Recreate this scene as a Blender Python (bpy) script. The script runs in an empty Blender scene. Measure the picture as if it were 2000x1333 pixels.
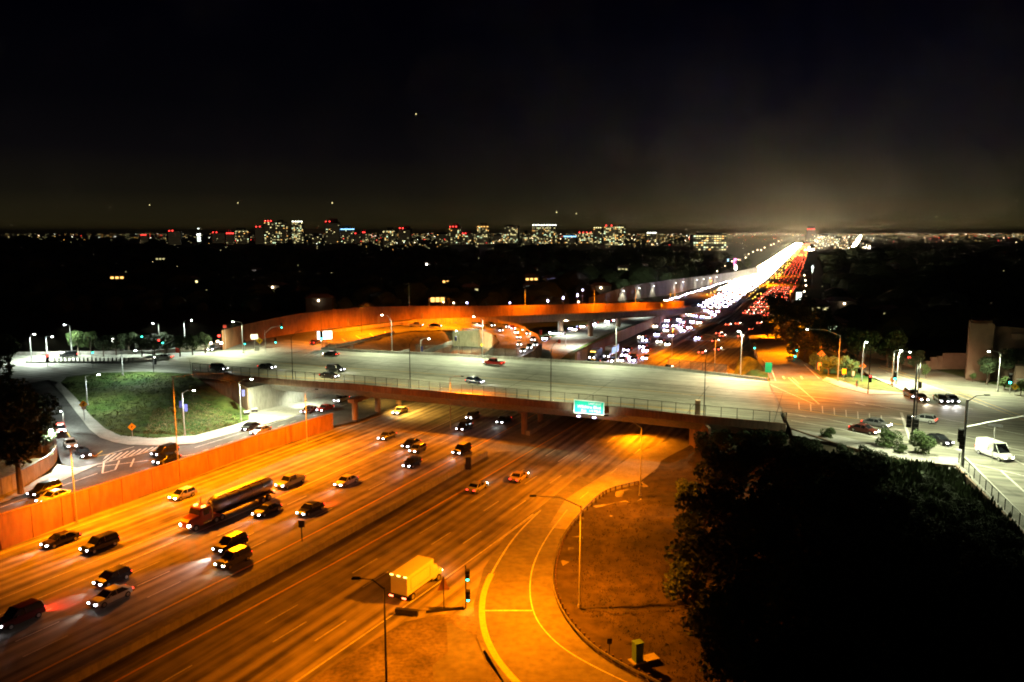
import bpy, bmesh, math, random
from mathutils import Vector, Matrix
from mathutils.geometry import delaunay_2d_cdt
random.seed(7)
R = math.radians
sc = bpy.context.scene

# ------------------------------------------------------------------ camera
F = 1500.0; H = 45.0
PIT = math.atan((666.5 - 455) / F); CA, SA = math.cos(PIT), math.sin(PIT)
cd = bpy.data.cameras.new("camera"); cam = bpy.data.objects.new("camera", cd)
sc.collection.objects.link(cam); sc.camera = cam
cd.sensor_width = 36; cd.lens = 36 * F / 2000; cd.clip_start = 1; cd.clip_end = 60000
cam.location = (0, 0, H); cam.rotation_euler = (R(90) - PIT, 0, 0)

# ------------------------------------------------------------------ night sky with town glow
w = bpy.data.worlds.new("World"); sc.world = w; w.use_nodes = True
nt = w.node_tree; N = nt.nodes; LK = nt.links; N.clear()
out = N.new("ShaderNodeOutputWorld")
sky = N.new("ShaderNodeTexSky"); sky.sky_type = 'NISHITA'; sky.sun_disc = False
sky.sun_elevation = R(-9); sky.sun_rotation = R(200)
bg1 = N.new("ShaderNodeBackground"); bg1.inputs[1].default_value = 0.05; LK.new(sky.outputs[0], bg1.inputs[0])
tc = N.new("ShaderNodeTexCoord"); sep = N.new("ShaderNodeSeparateXYZ"); LK.new(tc.outputs['Generated'], sep.inputs[0])
mr = N.new("ShaderNodeMapRange"); mr.inputs['From Max'].default_value = 0.34; LK.new(sep.outputs['Z'], mr.inputs['Value'])
cr = N.new("ShaderNodeValToRGB"); LK.new(mr.outputs[0], cr.inputs[0]); e = cr.color_ramp.elements
e[0].position = 0; e[0].color = (.055, .042, .013, 1)
e[1].position = 1; e[1].color = (.0, .0, .0012, 1)
for p, c in ((.05, (.026, .021, .0085, 1)), (.14, (.0105, .009, .0055, 1)), (.28, (.004, .0034, .0042, 1)), (.45, (.0014, .0013, .0024, 1)), (.7, (.0003, .0003, .0016, 1))):
    q = e.new(p); q.color = c
az = R(21.2)
dt = N.new("ShaderNodeVectorMath"); dt.operation = 'DOT_PRODUCT'; dt.inputs[1].default_value = (math.sin(az), math.cos(az), 0)
LK.new(tc.outputs['Generated'], dt.inputs[0])
pw = N.new("ShaderNodeMath"); pw.operation = 'POWER'; pw.inputs[1].default_value = 34; LK.new(dt.outputs['Value'], pw.inputs[0])
ml = N.new("ShaderNodeMath"); ml.operation = 'MULTIPLY_ADD'; ml.inputs[1].default_value = 0.6; ml.inputs[2].default_value = 0.28; LK.new(pw.outputs[0], ml.inputs[0])
bg2 = N.new("ShaderNodeBackground"); LK.new(cr.outputs[0], bg2.inputs[0]); LK.new(ml.outputs[0], bg2.inputs[1])
ad = N.new("ShaderNodeAddShader"); LK.new(bg1.outputs[0], ad.inputs[0]); LK.new(bg2.outputs[0], ad.inputs[1]); LK.new(ad.outputs[0], out.inputs[0])
sd = bpy.data.lights.new("moon", 'SUN'); sd.energy = 0.003; sd.angle = R(.5); so = bpy.data.objects.new("moon", sd)
sc.collection.objects.link(so); so.rotation_euler = (R(50), 0, R(30))
sc.view_settings.view_transform = 'Standard'; sc.view_settings.look = 'None'
sc.view_settings.exposure = 1.4; sc.view_settings.gamma = 1; sc.view_settings.use_curve_mapping = False
cy = sc.cycles; cy.use_denoising = True; cy.max_bounces = 4; cy.diffuse_bounces = 2; cy.glossy_bounces = 2
cy.transmission_bounces = 3; cy.transparent_max_bounces = 12; cy.sample_clamp_indirect = 3; cy.sample_clamp_direct = 0
cy.filter_width = 1.9; cy.use_adaptive_sampling = True; cy.adaptive_threshold = 0.02

# ------------------------------------------------------------------ pixel <-> place helpers (photo pixels, 2000 wide)
def P(px, py, z=0.0):
    x = (px - 1000) / F; y = (666.5 - py) / F
    d = (x, CA + SA * y, -SA + CA * y); k = (z - H) / d[2]
    return Vector((d[0] * k, d[1] * k, z))
def PD(px, py, D):
    "point on the pixel's line of sight, D metres ahead"
    x = (px - 1000) / F; y = (666.5 - py) / F; k = D / (CA + SA * y)
    return Vector((x * k, D, H + (-SA + CA * y) * k))
def zat(p, py):
    v = (666.5 - py) / F
    return H + p[1] * (v * CA - SA) / (CA + v * SA)
def noise_(v): return math.sin(v) + math.sin(v * 2.3 + 1)
def proj(p):
    q = p[2] - H; d = p[1] * CA - q * SA; u = p[1] * SA + q * CA
    return 1000 + F * p[0] / d, 666.5 - F * u / d
# freeway axis
AX = [P(*m).to_2d() for m in ((350, 1222), (680, 1045), (912, 912), (1030, 843), (1275, 700), (1412, 622), (1472, 575), (1500, 555), (1545, 505), (1570, 475))]
AX.insert(0, AX[0] + (AX[0] - AX[1]).normalized() * 120); S0 = -120.0
AS = [S0]
for a_, b_ in zip(AX, AX[1:]): AS.append(AS[-1] + (b_ - a_).length)
def axis(s):
    i = 0
    while i < len(AS) - 2 and s > AS[i + 1]: i += 1
    u = (AX[i + 1] - AX[i]).normalized(); return AX[i] + u * (s - AS[i]), u
def axs(s):
    "smoothed axis point and direction"
    h = 14 if s < 500 else 60
    pts = [axis(s + k * h)[0] for k in (-1, -.5, 0, .5, 1)]
    c = sum(pts, Vector((0, 0))) / 5; u = (pts[-1] - pts[0]).normalized(); return c, u
def RT(s, t, z=0):
    c, u = axs(s); return Vector((c.x + u.y * t, c.y - u.x * t, z))
def ST(p):
    best = None
    for i in range(len(AX) - 1):
        d = AX[i + 1] - AX[i]; L = d.length; u = d / L; r = Vector(p[:2]) - AX[i]; s_ = max(0, min(L, r.dot(u)))
        q = r - u * s_; t = r.dot(Vector((u.y, -u.x)))
        if best is None or q.length < best[0]: best = (q.length, AS[i] + s_, t)
    return best[1], best[2]

# ------------------------------------------------------------------ object helpers
C = sc.collection
def link(name, me, mats=(), parent=None, loc=None):
    o = bpy.data.objects.new(name, me); C.objects.link(o)
    if me is not None:
        for m in (mats if isinstance(mats, (list, tuple)) else [mats]):
            if len(me.materials) < (len(mats) if isinstance(mats, (list, tuple)) else 1): me.materials.append(m)
    if parent: o.parent = parent
    if loc is not None: o.location = loc
    return o
def tag(o, label=None, cat=None, group=None, kind=None):
    if label: o['label'] = label
    if cat: o['category'] = cat
    if group: o['group'] = group
    if kind: o['kind'] = kind
    return o
def empty(name, loc=(0, 0, 0), rz=0, **k):
    o = bpy.data.objects.new(name, None); C.objects.link(o); o.location = loc; o.rotation_euler = (0, 0, rz); o.empty_display_size = .2
    return tag(o, **k)
def mesh(name, V, Fc, smooth=False, mi=None):
    me = bpy.data.meshes.new(name); me.from_pydata([tuple(v) for v in V], [], Fc)
    if mi: me.polygons.foreach_set('material_index', mi)
    if smooth: me.polygons.foreach_set('use_smooth', [True] * len(me.polygons))
    me.update(); return me
class MB:
    def __init__(s): s.V = []; s.F = []; s.M = []
    def add(s, V, Fc, m=0):
        b = len(s.V); s.V += [Vector(v) for v in V]; s.F += [tuple(b + i for i in f) for f in Fc]; s.M += [m] * len(Fc); return s
    def box(s, x0, y0, z0, x1, y1, z1, m=0, M=None):
        V = [Vector(v) for v in ((x0, y0, z0), (x1, y0, z0), (x1, y1, z0), (x0, y1, z0), (x0, y0, z1), (x1, y0, z1), (x1, y1, z1), (x0, y1, z1))]
        if M is not None: V = [M @ v for v in V]
        return s.add(V, [(0, 3, 2, 1), (4, 5, 6, 7), (0, 1, 5, 4), (1, 2, 6, 5), (2, 3, 7, 6), (3, 0, 4, 7)], m)
    def tube(s, pts, r, n=8, m=0, cap=True):
        pts = [Vector(p) for p in pts]; rs = r if isinstance(r, (list, tuple)) else [r] * len(pts); V = []; Fc = []
        for i, p in enumerate(pts):
            d = (pts[min(i + 1, len(pts) - 1)] - pts[max(i - 1, 0)]).normalized()
            a = d.cross(Vector((0, 0, 1)) if abs(d.z) < .9 else Vector((1, 0, 0))).normalized(); b = d.cross(a)
            for k in range(n):
                t = 2 * math.pi * k / n; V.append(p + (a * math.cos(t) + b * math.sin(t)) * rs[i])
        for i in range(len(pts) - 1):
            for k in range(n): Fc.append((i * n + k, i * n + (k + 1) % n, (i + 1) * n + (k + 1) % n, (i + 1) * n + k))
        if cap: Fc += [tuple(range(n)), tuple(reversed(range((len(pts) - 1) * n, len(pts) * n)))]
        return s.add(V, Fc, m)
    def build(s, name, mats, parent=None, loc=None, smooth=False):
        me = mesh(name, s.V, s.F, smooth, s.M); mats = mats if isinstance(mats, (list, tuple)) else [mats]
        return link(name, me, mats, parent, loc)
def resample(pts, step):
    out = [pts[0]]
    for a, b in zip(pts, pts[1:]):
        n = max(1, int((b - a).length / step))
        for i in range(1, n + 1): out.append(a.lerp(b, i / n))
    return out
def smoothed(pts, n=2):
    pts = [Vector(p) for p in pts]
    for _ in range(n):
        q = [pts[0]]
        for a, b in zip(pts, pts[1:]): q += [a.lerp(b, .25), a.lerp(b, .75)]
        pts = q + [pts[-1]]
    return pts
def ribbon(mb, pts, wd, dz=.012, m=0):
    pts = [Vector(p) for p in pts]; V = []; Fc = []
    for i, p in enumerate(pts):
        d = (pts[min(i + 1, len(pts) - 1)] - pts[max(i - 1, 0)]); n = Vector((d.y, -d.x, 0)).normalized() * wd / 2
        V += [p - n + Vector((0, 0, dz)), p + n + Vector((0, 0, dz))]
    for i in range(len(pts) - 1): Fc.append((2 * i, 2 * i + 1, 2 * i + 3, 2 * i + 2))
    mb.add(V, Fc, m)
def wallmesh(mb, base, top, th, m=0):
    "solid wall along base points; top: list of z"
    V = []; Fc = []; n = len(base)
    for i, p in enumerate(base):
        d = Vector(base[min(i + 1, n - 1)]) - Vector(base[max(i - 1, 0)]); q = Vector((d.y, -d.x, 0)).normalized() * th / 2; p = Vector(p)
        for s_ in (-1, 1):
            for z in (p.z, top[i]): V.append(Vector((p.x, p.y, z)) + q * s_)
    for i in range(n - 1):
        a = 4 * i; b = a + 4
        Fc += [(a, b, b + 1, a + 1), (a + 2, a + 3, b + 3, b + 2), (a + 1, b + 1, b + 3, a + 3)]
    Fc += [(0, 1, 3, 2), (4 * n - 4, 4 * n - 2, 4 * n - 1, 4 * n - 3)]
    mb.add(V, Fc, m)
def patch(name, pts, mat, inner=(), rough=0, dens=0, kind='structure', dz=0):
    "ground sheet bounded by 3D points, heights blended between them"
    B = [Vector(p) for p in pts]; I = [Vector(p) for p in inner]; allp = B + I
    def zi(x, y):
        sw = sz = 0
        for p in allp:
            d = (p.x - x) ** 2 + (p.y - y) ** 2 + .5; q = 1 / d ** 1.6; sw += q; sz += q * p.z
        return sz / sw
    def inside(x, y):
        c = False; j = len(B) - 1
        for i in range(len(B)):
            if (B[i].y > y) != (B[j].y > y) and x < (B[j].x - B[i].x) * (y - B[i].y) / (B[j].y - B[i].y) + B[i].x: c = not c
            j = i
        return c
    X = [p.to_2d() for p in allp]; Z = [p.z for p in allp]; nb = len(B)
    if dens:
        x0, x1 = min(p.x for p in B), max(p.x for p in B); y0, y1 = min(p.y for p in B), max(p.y for p in B)
        rr = random.Random(name)
        xx = x0
        while xx < x1:
            yy = y0
            while yy < y1:
                a, b = xx + rr.uniform(-.3, .3) * dens, yy + rr.uniform(-.3, .3) * dens
                if inside(a, b): X.append(Vector((a, b))); Z.append(zi(a, b) + rr.uniform(-rough, rough))
                yy += dens
            xx += dens
    vs, ed, fs, ov, oe, of = delaunay_2d_cdt(X, [(i, (i + 1) % nb) for i in range(nb)], [], 1, 1e-4)
    V = []
    for v, o in zip(vs, ov): V.append((v.x, v.y, (Z[o[0]] if o else zi(v.x, v.y)) + dz))
    fs = [tuple(f) for f in fs]
    fs = [f if (V[f[1]][0] - V[f[0]][0]) * (V[f[2]][1] - V[f[0]][1]) - (V[f[1]][1] - V[f[0]][1]) * (V[f[2]][0] - V[f[0]][0]) > 0 else f[::-1] for f in fs]
    me = mesh(name, V, fs, rough > 0); o = link(name, me, mat); tag(o, kind=kind); return o

# ------------------------------------------------------------------ materials
def nodes(m):
    m.use_nodes = True; return m.node_tree.nodes, m.node_tree.links, m.node_tree.nodes['Principled BSDF']
def mat(name, col, rough=.6, metal=0, var=0, scale=.5, bump=0, col2=None, stretch=None, uv=False, spec=.3, wear=0):
    m = bpy.data.materials.new(name); n, l, b = nodes(m)
    b.inputs['Base Color'].default_value = (*col, 1); b.inputs['Roughness'].default_value = rough; b.inputs['Metallic'].default_value = metal
    b.inputs['Specular IOR Level'].default_value = spec
    if var or bump or col2:
        t = n.new("ShaderNodeTexCoord"); mp = n.new("ShaderNodeMapping"); l.new(t.outputs['UV' if uv else 'Object'], mp.inputs[0])
        if stretch: mp.inputs['Scale'].default_value = stretch
        nz = n.new("ShaderNodeTexNoise"); nz.inputs['Scale'].default_value = scale; nz.inputs['Detail'].default_value = 6; nz.inputs['Roughness'].default_value = .65
        l.new(mp.outputs[0], nz.inputs['Vector'])
        rp = n.new("ShaderNodeValToRGB"); l.new(nz.outputs[0], rp.inputs[0])
        c2 = col2 or tuple(c * (1 + var) for c in col); c1 = col if col2 else tuple(c * (1 - var) for c in col)
        rp.color_ramp.elements[0].position = .34; rp.color_ramp.elements[0].color = (*c1, 1)
        rp.color_ramp.elements[1].position = .66; rp.color_ramp.elements[1].color = (*c2, 1)
        last = rp.outputs[0]
        if wear:
            n2 = n.new("ShaderNodeTexNoise"); n2.inputs['Scale'].default_value = scale * 9; n2.inputs['Detail'].default_value = 4
            l.new(mp.outputs[0], n2.inputs['Vector']); mx = n.new("ShaderNodeMix"); mx.data_type = 'RGBA'; mx.blend_type = 'MULTIPLY'; mx.inputs[0].default_value = wear
            l.new(last, mx.inputs[6]); r2 = n.new("ShaderNodeValToRGB"); r2.color_ramp.elements[0].position = .3; r2.color_ramp.elements[1].position = .6
            l.new(n2.outputs[0], r2.inputs[0]); l.new(r2.outputs[0], mx.inputs[7]); last = mx.outputs[2]
        l.new(last, b.inputs['Base Color'])
        if bump:
            bp = n.new("ShaderNodeBump"); bp.inputs['Strength'].default_value = bump; l.new(nz.outputs[0], bp.inputs['Height']); l.new(bp.outputs[0], b.inputs['Normal'])
    return m
def emit(name, col, st, sample=False):
    m = bpy.data.materials.new(name); m.use_nodes = True; n = m.node_tree.nodes; n.clear()
    o = n.new("ShaderNodeOutputMaterial"); e = n.new("ShaderNodeEmission"); e.inputs[0].default_value = (*col, 1); e.inputs[1].default_value = st * (.45 if st < 40 else .8)
    m.node_tree.links.new(e.outputs[0], o.inputs[0])
    if not sample: m.cycles.emission_sampling = 'NONE'
    return m
def road_mat(name, dark, light, lane=3.95, off=0.0):
    "pavement with wheel-worn lanes: UV x along, y across in metres"
    m = bpy.data.materials.new(name); n, l, b = nodes(m); b.inputs['Roughness'].default_value = .72; b.inputs['Specular IOR Level'].default_value = .35
    t = n.new("ShaderNodeTexCoord"); mp = n.new("ShaderNodeMapping"); mp.inputs['Scale'].default_value = (.018, .55, 1); l.new(t.outputs['UV'], mp.inputs[0])
    nz = n.new("ShaderNodeTexNoise"); nz.inputs['Scale'].default_value = 1; nz.inputs['Detail'].default_value = 7; nz.inputs['Roughness'].default_value = .6; l.new(mp.outputs[0], nz.inputs['Vector'])
    sp = n.new("ShaderNodeSeparateXYZ"); l.new(t.outputs['UV'], sp.inputs[0])
    m1 = n.new("ShaderNodeMath"); m1.operation = 'MULTIPLY_ADD'; m1.inputs[1].default_value = 4 * math.pi / lane; m1.inputs[2].default_value = off; l.new(sp.outputs['Y'], m1.inputs[0])
    m2 = n.new("ShaderNodeMath"); m2.operation = 'COSINE'; l.new(m1.outputs[0], m2.inputs[0])
    m3 = n.new("ShaderNodeMath"); m3.operation = 'MULTIPLY_ADD'; m3.inputs[1].default_value = .07; l.new(m2.outputs[0], m3.inputs[0]); l.new(nz.outputs[0], m3.inputs[2])
    mp2 = n.new("ShaderNodeMapping"); mp2.inputs['Scale'].default_value = (.35, .35, 1); l.new(t.outputs['UV'], mp2.inputs[0])
    n2 = n.new("ShaderNodeTexNoise"); n2.inputs['Scale'].default_value = 1.0; n2.inputs['Detail'].default_value = 8; l.new(mp2.outputs[0], n2.inputs['Vector'])
    m4 = n.new("ShaderNodeMath"); m4.operation = 'MULTIPLY_ADD'; m4.inputs[1].default_value = .35; l.new(n2.outputs[0], m4.inputs[0]); l.new(m3.outputs[0], m4.inputs[2])
    rp = n.new("ShaderNodeValToRGB"); rp.color_ramp.elements[0].position = .5; rp.color_ramp.elements[0].color = (*dark, 1)
    rp.color_ramp.elements[1].position = .85; rp.color_ramp.elements[1].color = (*light, 1); l.new(m4.outputs[0], rp.inputs[0]); l.new(rp.outputs[0], b.inputs['Base Color'])
    return m
M = {}
M['freeway'] = road_mat('freeway_pavement', (.045, .041, .034), (.28, .26, .215))
M['deck'] = road_mat('deck_concrete', (.15, .155, .14), (.36, .37, .33), 3.7)
M['asphalt'] = mat('asphalt', (.075, .075, .075), .8, var=.35, scale=.25, bump=.1, wear=.3)
M['ramp'] = mat('ramp_asphalt', (.10, .095, .09), .75, col2=(.17, .165, .155), scale=.12, bump=.08, wear=.35)
M['junction'] = road_mat('junction_pavement', (.085, .083, .07), (.22, .215, .175), 3.8)
M['lawn'] = mat('lawn_grass', (.006, .02, .004), .95, col2=(.03, .045, .016), scale=.15, bump=.4, wear=.5)
M['gore'] = mat('gore_surface', (.07, .06, .045), .85, col2=(.20, .17, .13), scale=.22, bump=.15, wear=.5)
M['shoulder'] = mat('shoulder_concrete', (.26, .25, .23), .75, var=.25, scale=.3, bump=.1, wear=.3)
M['walk'] = mat('sidewalk_concrete', (.32, .31, .29), .8, var=.18, scale=.5, bump=.1, wear=.25)
M['conc'] = mat('concrete', (.30, .29, .27), .8, var=.2, scale=.25, bump=.15, stretch=(1, 1, .3), wear=.3)
M['tan'] = mat('tan_wall', (.30, .145, .075), .85, var=.28, scale=.16, bump=.08, wear=.3, stretch=(1, 1, .25))
M['brown'] = mat('girder_concrete', (.30, .2, .14), .85, var=.25, scale=.22, bump=.1, stretch=(1, 1, .2), wear=.35)
M['dirt'] = mat('dirt', (.016, .015, .009), .95, col2=(.085, .066, .04), scale=.06, bump=.3, wear=.6)
M['grass'] = mat('grass', (.016, .062, .006), .95, col2=(.11, .13, .035), scale=.06, bump=.5, wear=.6)
M['drygrass'] = mat('dry_grass', (.12, .12, .05), .95, col2=(.24, .20, .11), scale=.2, bump=.5, wear=.7)
M['weed'] = mat('weed', (.03, .03, .015), .95, var=.5, scale=.3)
M['ground'] = mat('dark_ground', (.03, .035, .02), .95, var=.4, scale=.05)
M['paint'] = mat('white_paint', (.58, .57, .53), .6, var=.25, scale=1.5, wear=.6)
M['yellow'] = mat('yellow_paint', (.72, .42, .05), .6, var=.15, scale=2, wear=.3)
M['metal'] = mat('galvanised_steel', (.42, .43, .44), .45, .6, var=.1, scale=3)
M['dark'] = mat('dark_metal', (.02, .02, .022), .5, .3, var=.2, scale=3)
M['wood'] = mat('weathered_wood', (.09, .06, .04), .9, var=.3, scale=4)
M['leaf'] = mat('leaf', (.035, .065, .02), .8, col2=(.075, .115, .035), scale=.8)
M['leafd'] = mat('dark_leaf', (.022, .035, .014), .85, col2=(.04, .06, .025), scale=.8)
M['bark'] = mat('bark', (.08, .06, .045), .9, var=.3, scale=3, bump=.4)
M['rubber'] = mat('rubber', (.015, .015, .015), .8, var=.2, scale=9)
M['rim'] = mat('rim', (.45, .45, .46), .35, .8, var=.1, scale=9)
M['glass'] = mat('car_glass', (.01, .012, .015), .08, 0, var=.1, scale=2, spec=.6)
M['steel'] = mat('polished_tank', (.34, .31, .30), .42, .85, var=.08, scale=.6)
M['chrome'] = mat('chrome', (.6, .6, .6), .15, 1, var=.05, scale=2)
M['trailer'] = mat('white_box', (.50, .50, .48), .5, var=.06, scale=.8)
M['facade'] = mat('tower_facade', (.07, .065, .06), .7, var=.2, scale=.02)
M['signgreen'] = mat('sign_green', (.0, .38, .30), .5, var=.05, scale=1)
M['signorange'] = mat('sign_orange', (.9, .25, .06), .5, var=.05, scale=1)
M['signyellow'] = mat('sign_yellow', (.9, .55, .02), .5, var=.05, scale=1)
M['signred'] = mat('sign_red', (.6, .05, .04), .5, var=.05, scale=1)
M['bld'] = mat('brown_facade', (.13, .085, .06), .85, var=.2, scale=.3)
M['plaster'] = mat('pink_plaster', (.34, .23, .17), .85, var=.2, scale=.3)
M['banner'] = mat('banner_cloth', (.05, .05, .2), .8, var=.4, scale=1)
M['box'] = mat('cabinet_green', (.12, .28, .24), .5, var=.1, scale=2)
M['cloth'] = mat('clothing', (.3, .08, .15), .9, var=.2, scale=4)
M['cloth2'] = mat('clothing_grey', (.12, .2, .15), .9, var=.2, scale=4)
M['skin'] = mat('skin', (.45, .28, .2), .6, var=.05, scale=4)
E_ = dict(head=emit('headlight_glow', (.93, .93, 1), 30), headv=emit('violet_headlight_glow', (.62, .58, 1), 60), headw=emit('warm_headlight_glow', (1, .86, .62), 45), tail=emit('taillight_glow', (1, .03, .012), 7),
          brake=emit('brake_glow', (1, .08, .03), 14), amber=emit('amber_marker', (1, .5, .06), 12), led=emit('led_lamp', (.86, 1, .92), 40), sod=emit('sodium_lamp', (1, .5, .12), 40),
          green=emit('green_signal', (.04, 1, .65), 14), red=emit('red_signal', (1, .03, .02), 12), white=emit('white_lamp', (1, .95, .85), 25), warm=emit('warm_lamp', (1, .72, .42), 14),
          blue=emit('blue_lamp', (.25, .35, 1), 14), vio=emit('violet_white_lamp', (.62, .55, 1), 22), win=emit('warm_window', (1, .85, .36), 2.2), win2=emit('pale_window', (.75, 1, .6), 2.6),
          wino=emit('orange_window', (1, .5, .12), 2.4), beacon=emit('red_beacon', (1, .04, .03), 7), crown=emit('white_crown_light', (.95, 1, .8), 7), cyan=emit('blue_crown_light', (.25, .6, 1), 4),
          lit=emit('floodlit_panel', (.85, 1, .85), 3.2), bandglow=emit('facade_band_glow', (.9, .7, .35), .05), dimwin=emit('dim_window', (.9, .8, .35), .75), pedred=emit('neon_sign', (1, .15, .4), 5), sig=emit('sign_box_glow', (.9, 1, .95), 5), truckglow=emit('side_panel_glow',(.45,.6,1),1.1))
PAINT = {}
def paint(cn):
    cols = dict(black=(.006, .006, .008), white=(.6, .6, .58), silver=(.33, .33, .34), grey=(.10, .10, .105), red=(.35, .02, .015), blue=(.02, .03, .09), gold=(.42, .30, .12), tan=(.3, .24, .16), darkred=(.12, .01, .01), maroon=(.09, .02, .015))
    if cn not in PAINT: PAINT[cn] = mat(cn + '_car_paint', cols[cn], .28, .15, var=.06, scale=.4, spec=.5)
    return PAINT[cn]

# ------------------------------------------------------------------ light helpers
def spot(name, loc, aim, power, col, size=150, blend=.6, r=.12, parent=None):
    d = bpy.data.lights.new(name, 'SPOT'); d.energy = power * KP.get(tuple(col), 1) * (.16 if name == 'headlight_beam' else 1); d.color = col; d.spot_size = R(size); d.spot_blend = blend; d.shadow_soft_size = r
    o = bpy.data.objects.new(name, d); C.objects.link(o); o.location = loc
    o.rotation_euler = (Vector(aim) - Vector(loc)).to_track_quat('-Z', 'Y').to_euler()
    if parent is not None:
        bpy.context.view_layer.update(); o.parent = parent; o.matrix_parent_inverse = parent.matrix_world.inverted()
    return o
SOD = (1, .215, .001); LED = (.93, 1, .60); LEDW = (.85, .97, .80)
KP = {SOD: 1.85, LED: 1.7, LEDW: 1.5}

# ================================================================== GROUND
def disc_ground():
    V = [(-40000, -3000, -.6), (40000, -3000, -.6), (40000, 50000, -.6), (-40000, 50000, -.6)]
    return tag(link('ground', mesh('ground', V, [(0, 1, 2, 3)]), M['ground']), kind='structure')
disc_ground()
# freeway: strips in road coordinates with UVs in metres
def road_strip(name, s0, s1, tf, m, z=0.0, nt_=6):
    V = []; UV = []; Fc = []; ss = []; s = s0
    while s < s1: ss.append(s); s += 8 if s < 700 else 60
    ss.append(s1)
    for s in ss:
        a, b = tf(s)
        for k in range(nt_ + 1):
            t = a + (b - a) * k / nt_; p = RT(s, t, z); V.append(p); UV.append((s, t))
    for i in range(len(ss) - 1):
        for k in range(nt_):
            a = i * (nt_ + 1) + k; Fc.append((a, a + 1, a + nt_ + 2, a + nt_ + 1))
    me = mesh(name, V, Fc); uv = me.uv_layers.new(name='UVMap')
    for lp in me.loops: uv.data[lp.index].uv = UV[lp.vertex_index]
    o = link(name, me, m); tag(o, kind='structure')
    if me.polygons[0].normal.z < 0: me.flip_normals()
    return o
def tleft(s): return -44 if s < 300 else max(-44 + (s - 300) * .12, -30) if s < 1000 else -26
def tright(s):
    if s < 130: return 40 if s > 60 else 34
    return 46 if s < 190 else max(46 - (s - 190) * .1, 27)
road_strip('freeway', -115, 3400, lambda s: (tleft(s), tright(s)), M['freeway'])

# --- freeway markings
mk = MB(); my = MB()
def skew(s): return .035 * (min(max(s, -60), 130) - 62) if s < 130 else 2.4
def line_t(mb, t, s0, s1, wd, sk=True, step=8):
    pts = []; s = s0
    while s < s1: pts.append(RT(s, t + (skew(s) if sk else 0))); s += step
    pts.append(RT(s1, t + (skew(s1) if sk else 0))); ribbon(mb, pts, wd)
line_t(my, 6.2, -110, 600, .32)
for t in (10.5, 14.4, 18.3):
    s = -105 + (t * 7 % 5)
    while s < 420: line_t(mk, t, s, s + 5.2, .2); s += 15.2
line_t(mk, 22.2, -110, 50, .2)
for t in (-9.3, -13.2, -17.1):
    s = -105 + (-t * 5 % 9)
    while s < 420: line_t(mk, t, s, s + 5, .19, False); s += 15.2
line_t(my, -4.9, -110, 500, .34, False); line_t(mk, -21.1, -110, 160, .34, False); line_t(mk, -25.2, -110, 80, .2, False)
line_t(mk, -39.2, -110, 130, .2, False)
for s in range(60, 260, 15): line_t(mk, 26.2, s, s + 4, .18)
# entry ramp in the near corner
rampL = smoothed([P(*q) for q in ((1056, 997), (1005, 1047), (968, 1105), (946, 1150), (940, 1190), (945, 1235), (965, 1280), (1000, 1325), (1060, 1380))])
rampR = smoothed([P(*q) for q in ((1108, 996), (1070, 1045), (1041, 1100), (1033, 1150), (1041, 1198), (1062, 1232), (1100, 1268), (1160, 1303), (1260, 1350))])
ribbon(mk, rampL, .26); ribbon(my, rampL[11:], .75, .016); ribbon(mk, rampR, .17)
ribbon(mk, [P(943, 1193), P(1040, 1193)], .32)
ribbon(mk, [P(1056, 997), P(970, 1060)], .15)
o = mk.build('lane_markings', M['paint']); tag(o, kind='structure')
o = my.build('yellow_line_markings', M['yellow']); tag(o, kind='structure')
# ramp surface and the concrete area by it
guard = smoothed([P(*q) for q in ((1248, 947), (1190, 960), (1165, 977), (1130, 1012), (1100, 1052), (1086, 1090), (1079, 1130), (1083, 1167), (1101, 1207), (1131, 1247), (1171, 1282), (1232, 1317), (1320, 1360), (1420, 1400))])
patch('ramp_road', [P(1130, 930)] + [Vector((p.x, p.y, 0)) for p in guard[1:]] + [P(1300, 1480), P(1050, 1480), P(985, 1333), P(930, 1240), P(925, 1180), P(945, 1110), P(1000, 1030), P(1056, 990)], M['ramp'], dz=.004)
patch('ramp_shoulder', [P(1105, 975), P(1240, 888), P(1330, 850), P(1350, 868), P(1290, 900), P(1282, 915), P(1248, 942), P(1190, 955), P(1160, 975), P(1128, 1008), P(1108, 1035), P(1070, 1030)], M['shoulder'], dz=.008)
patch('gore_pavement', [P(930, 1205), P(860, 1200), P(790, 1215), P(690, 1275), P(560, 1360), P(640, 1420), P(1040, 1420), P(990, 1345), P(950, 1290), P(932, 1245)], M['gore'], dz=.006)
patch('gore_slab_patch', [P(872, 1215), P(925, 1240), P(960, 1320), P(1000, 1390), P(850, 1400), P(845, 1300), P(875, 1275)], M['ramp'], dz=.010)
# --- median barrier
mb = MB(); pts = [RT(s, 0) for s in range(-110, 78, 6)]; wallmesh(mb, pts, [1.0] * len(pts), .7)
o = mb.build('median_barrier', M['conc']); tag(o, 'pale concrete median barrier between the two carriageways in front of the bridge', 'barrier')
mb = MB(); pts = [RT(s, .9 + .6 * math.sin(s * .02)) for s in range(94, 1400, 12)]; wallmesh(mb, pts, [1.1] * len(pts), 1.1)
o = mb.build('median_barrier', M['conc']); tag(o, 'long concrete median barrier running from under the bridge to the horizon', 'barrier')
patch('median_pavement', [RT(s, -2.4, 0) for s in range(76, 250, 12)] + [RT(s, 4.2, 0) for s in range(250, 76, -12)], M['shoulder'], dz=.006)
mb = MB(); q = P(915, 915); mb.box(q.x - .5, q.y - .8, 0, q.x + .5, q.y + .8, 2.4); o = mb.build('crash_cushion_post', M['dark']); tag(o, 'dark upright marker at the end of the median barrier before the bridge', 'marker')
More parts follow.
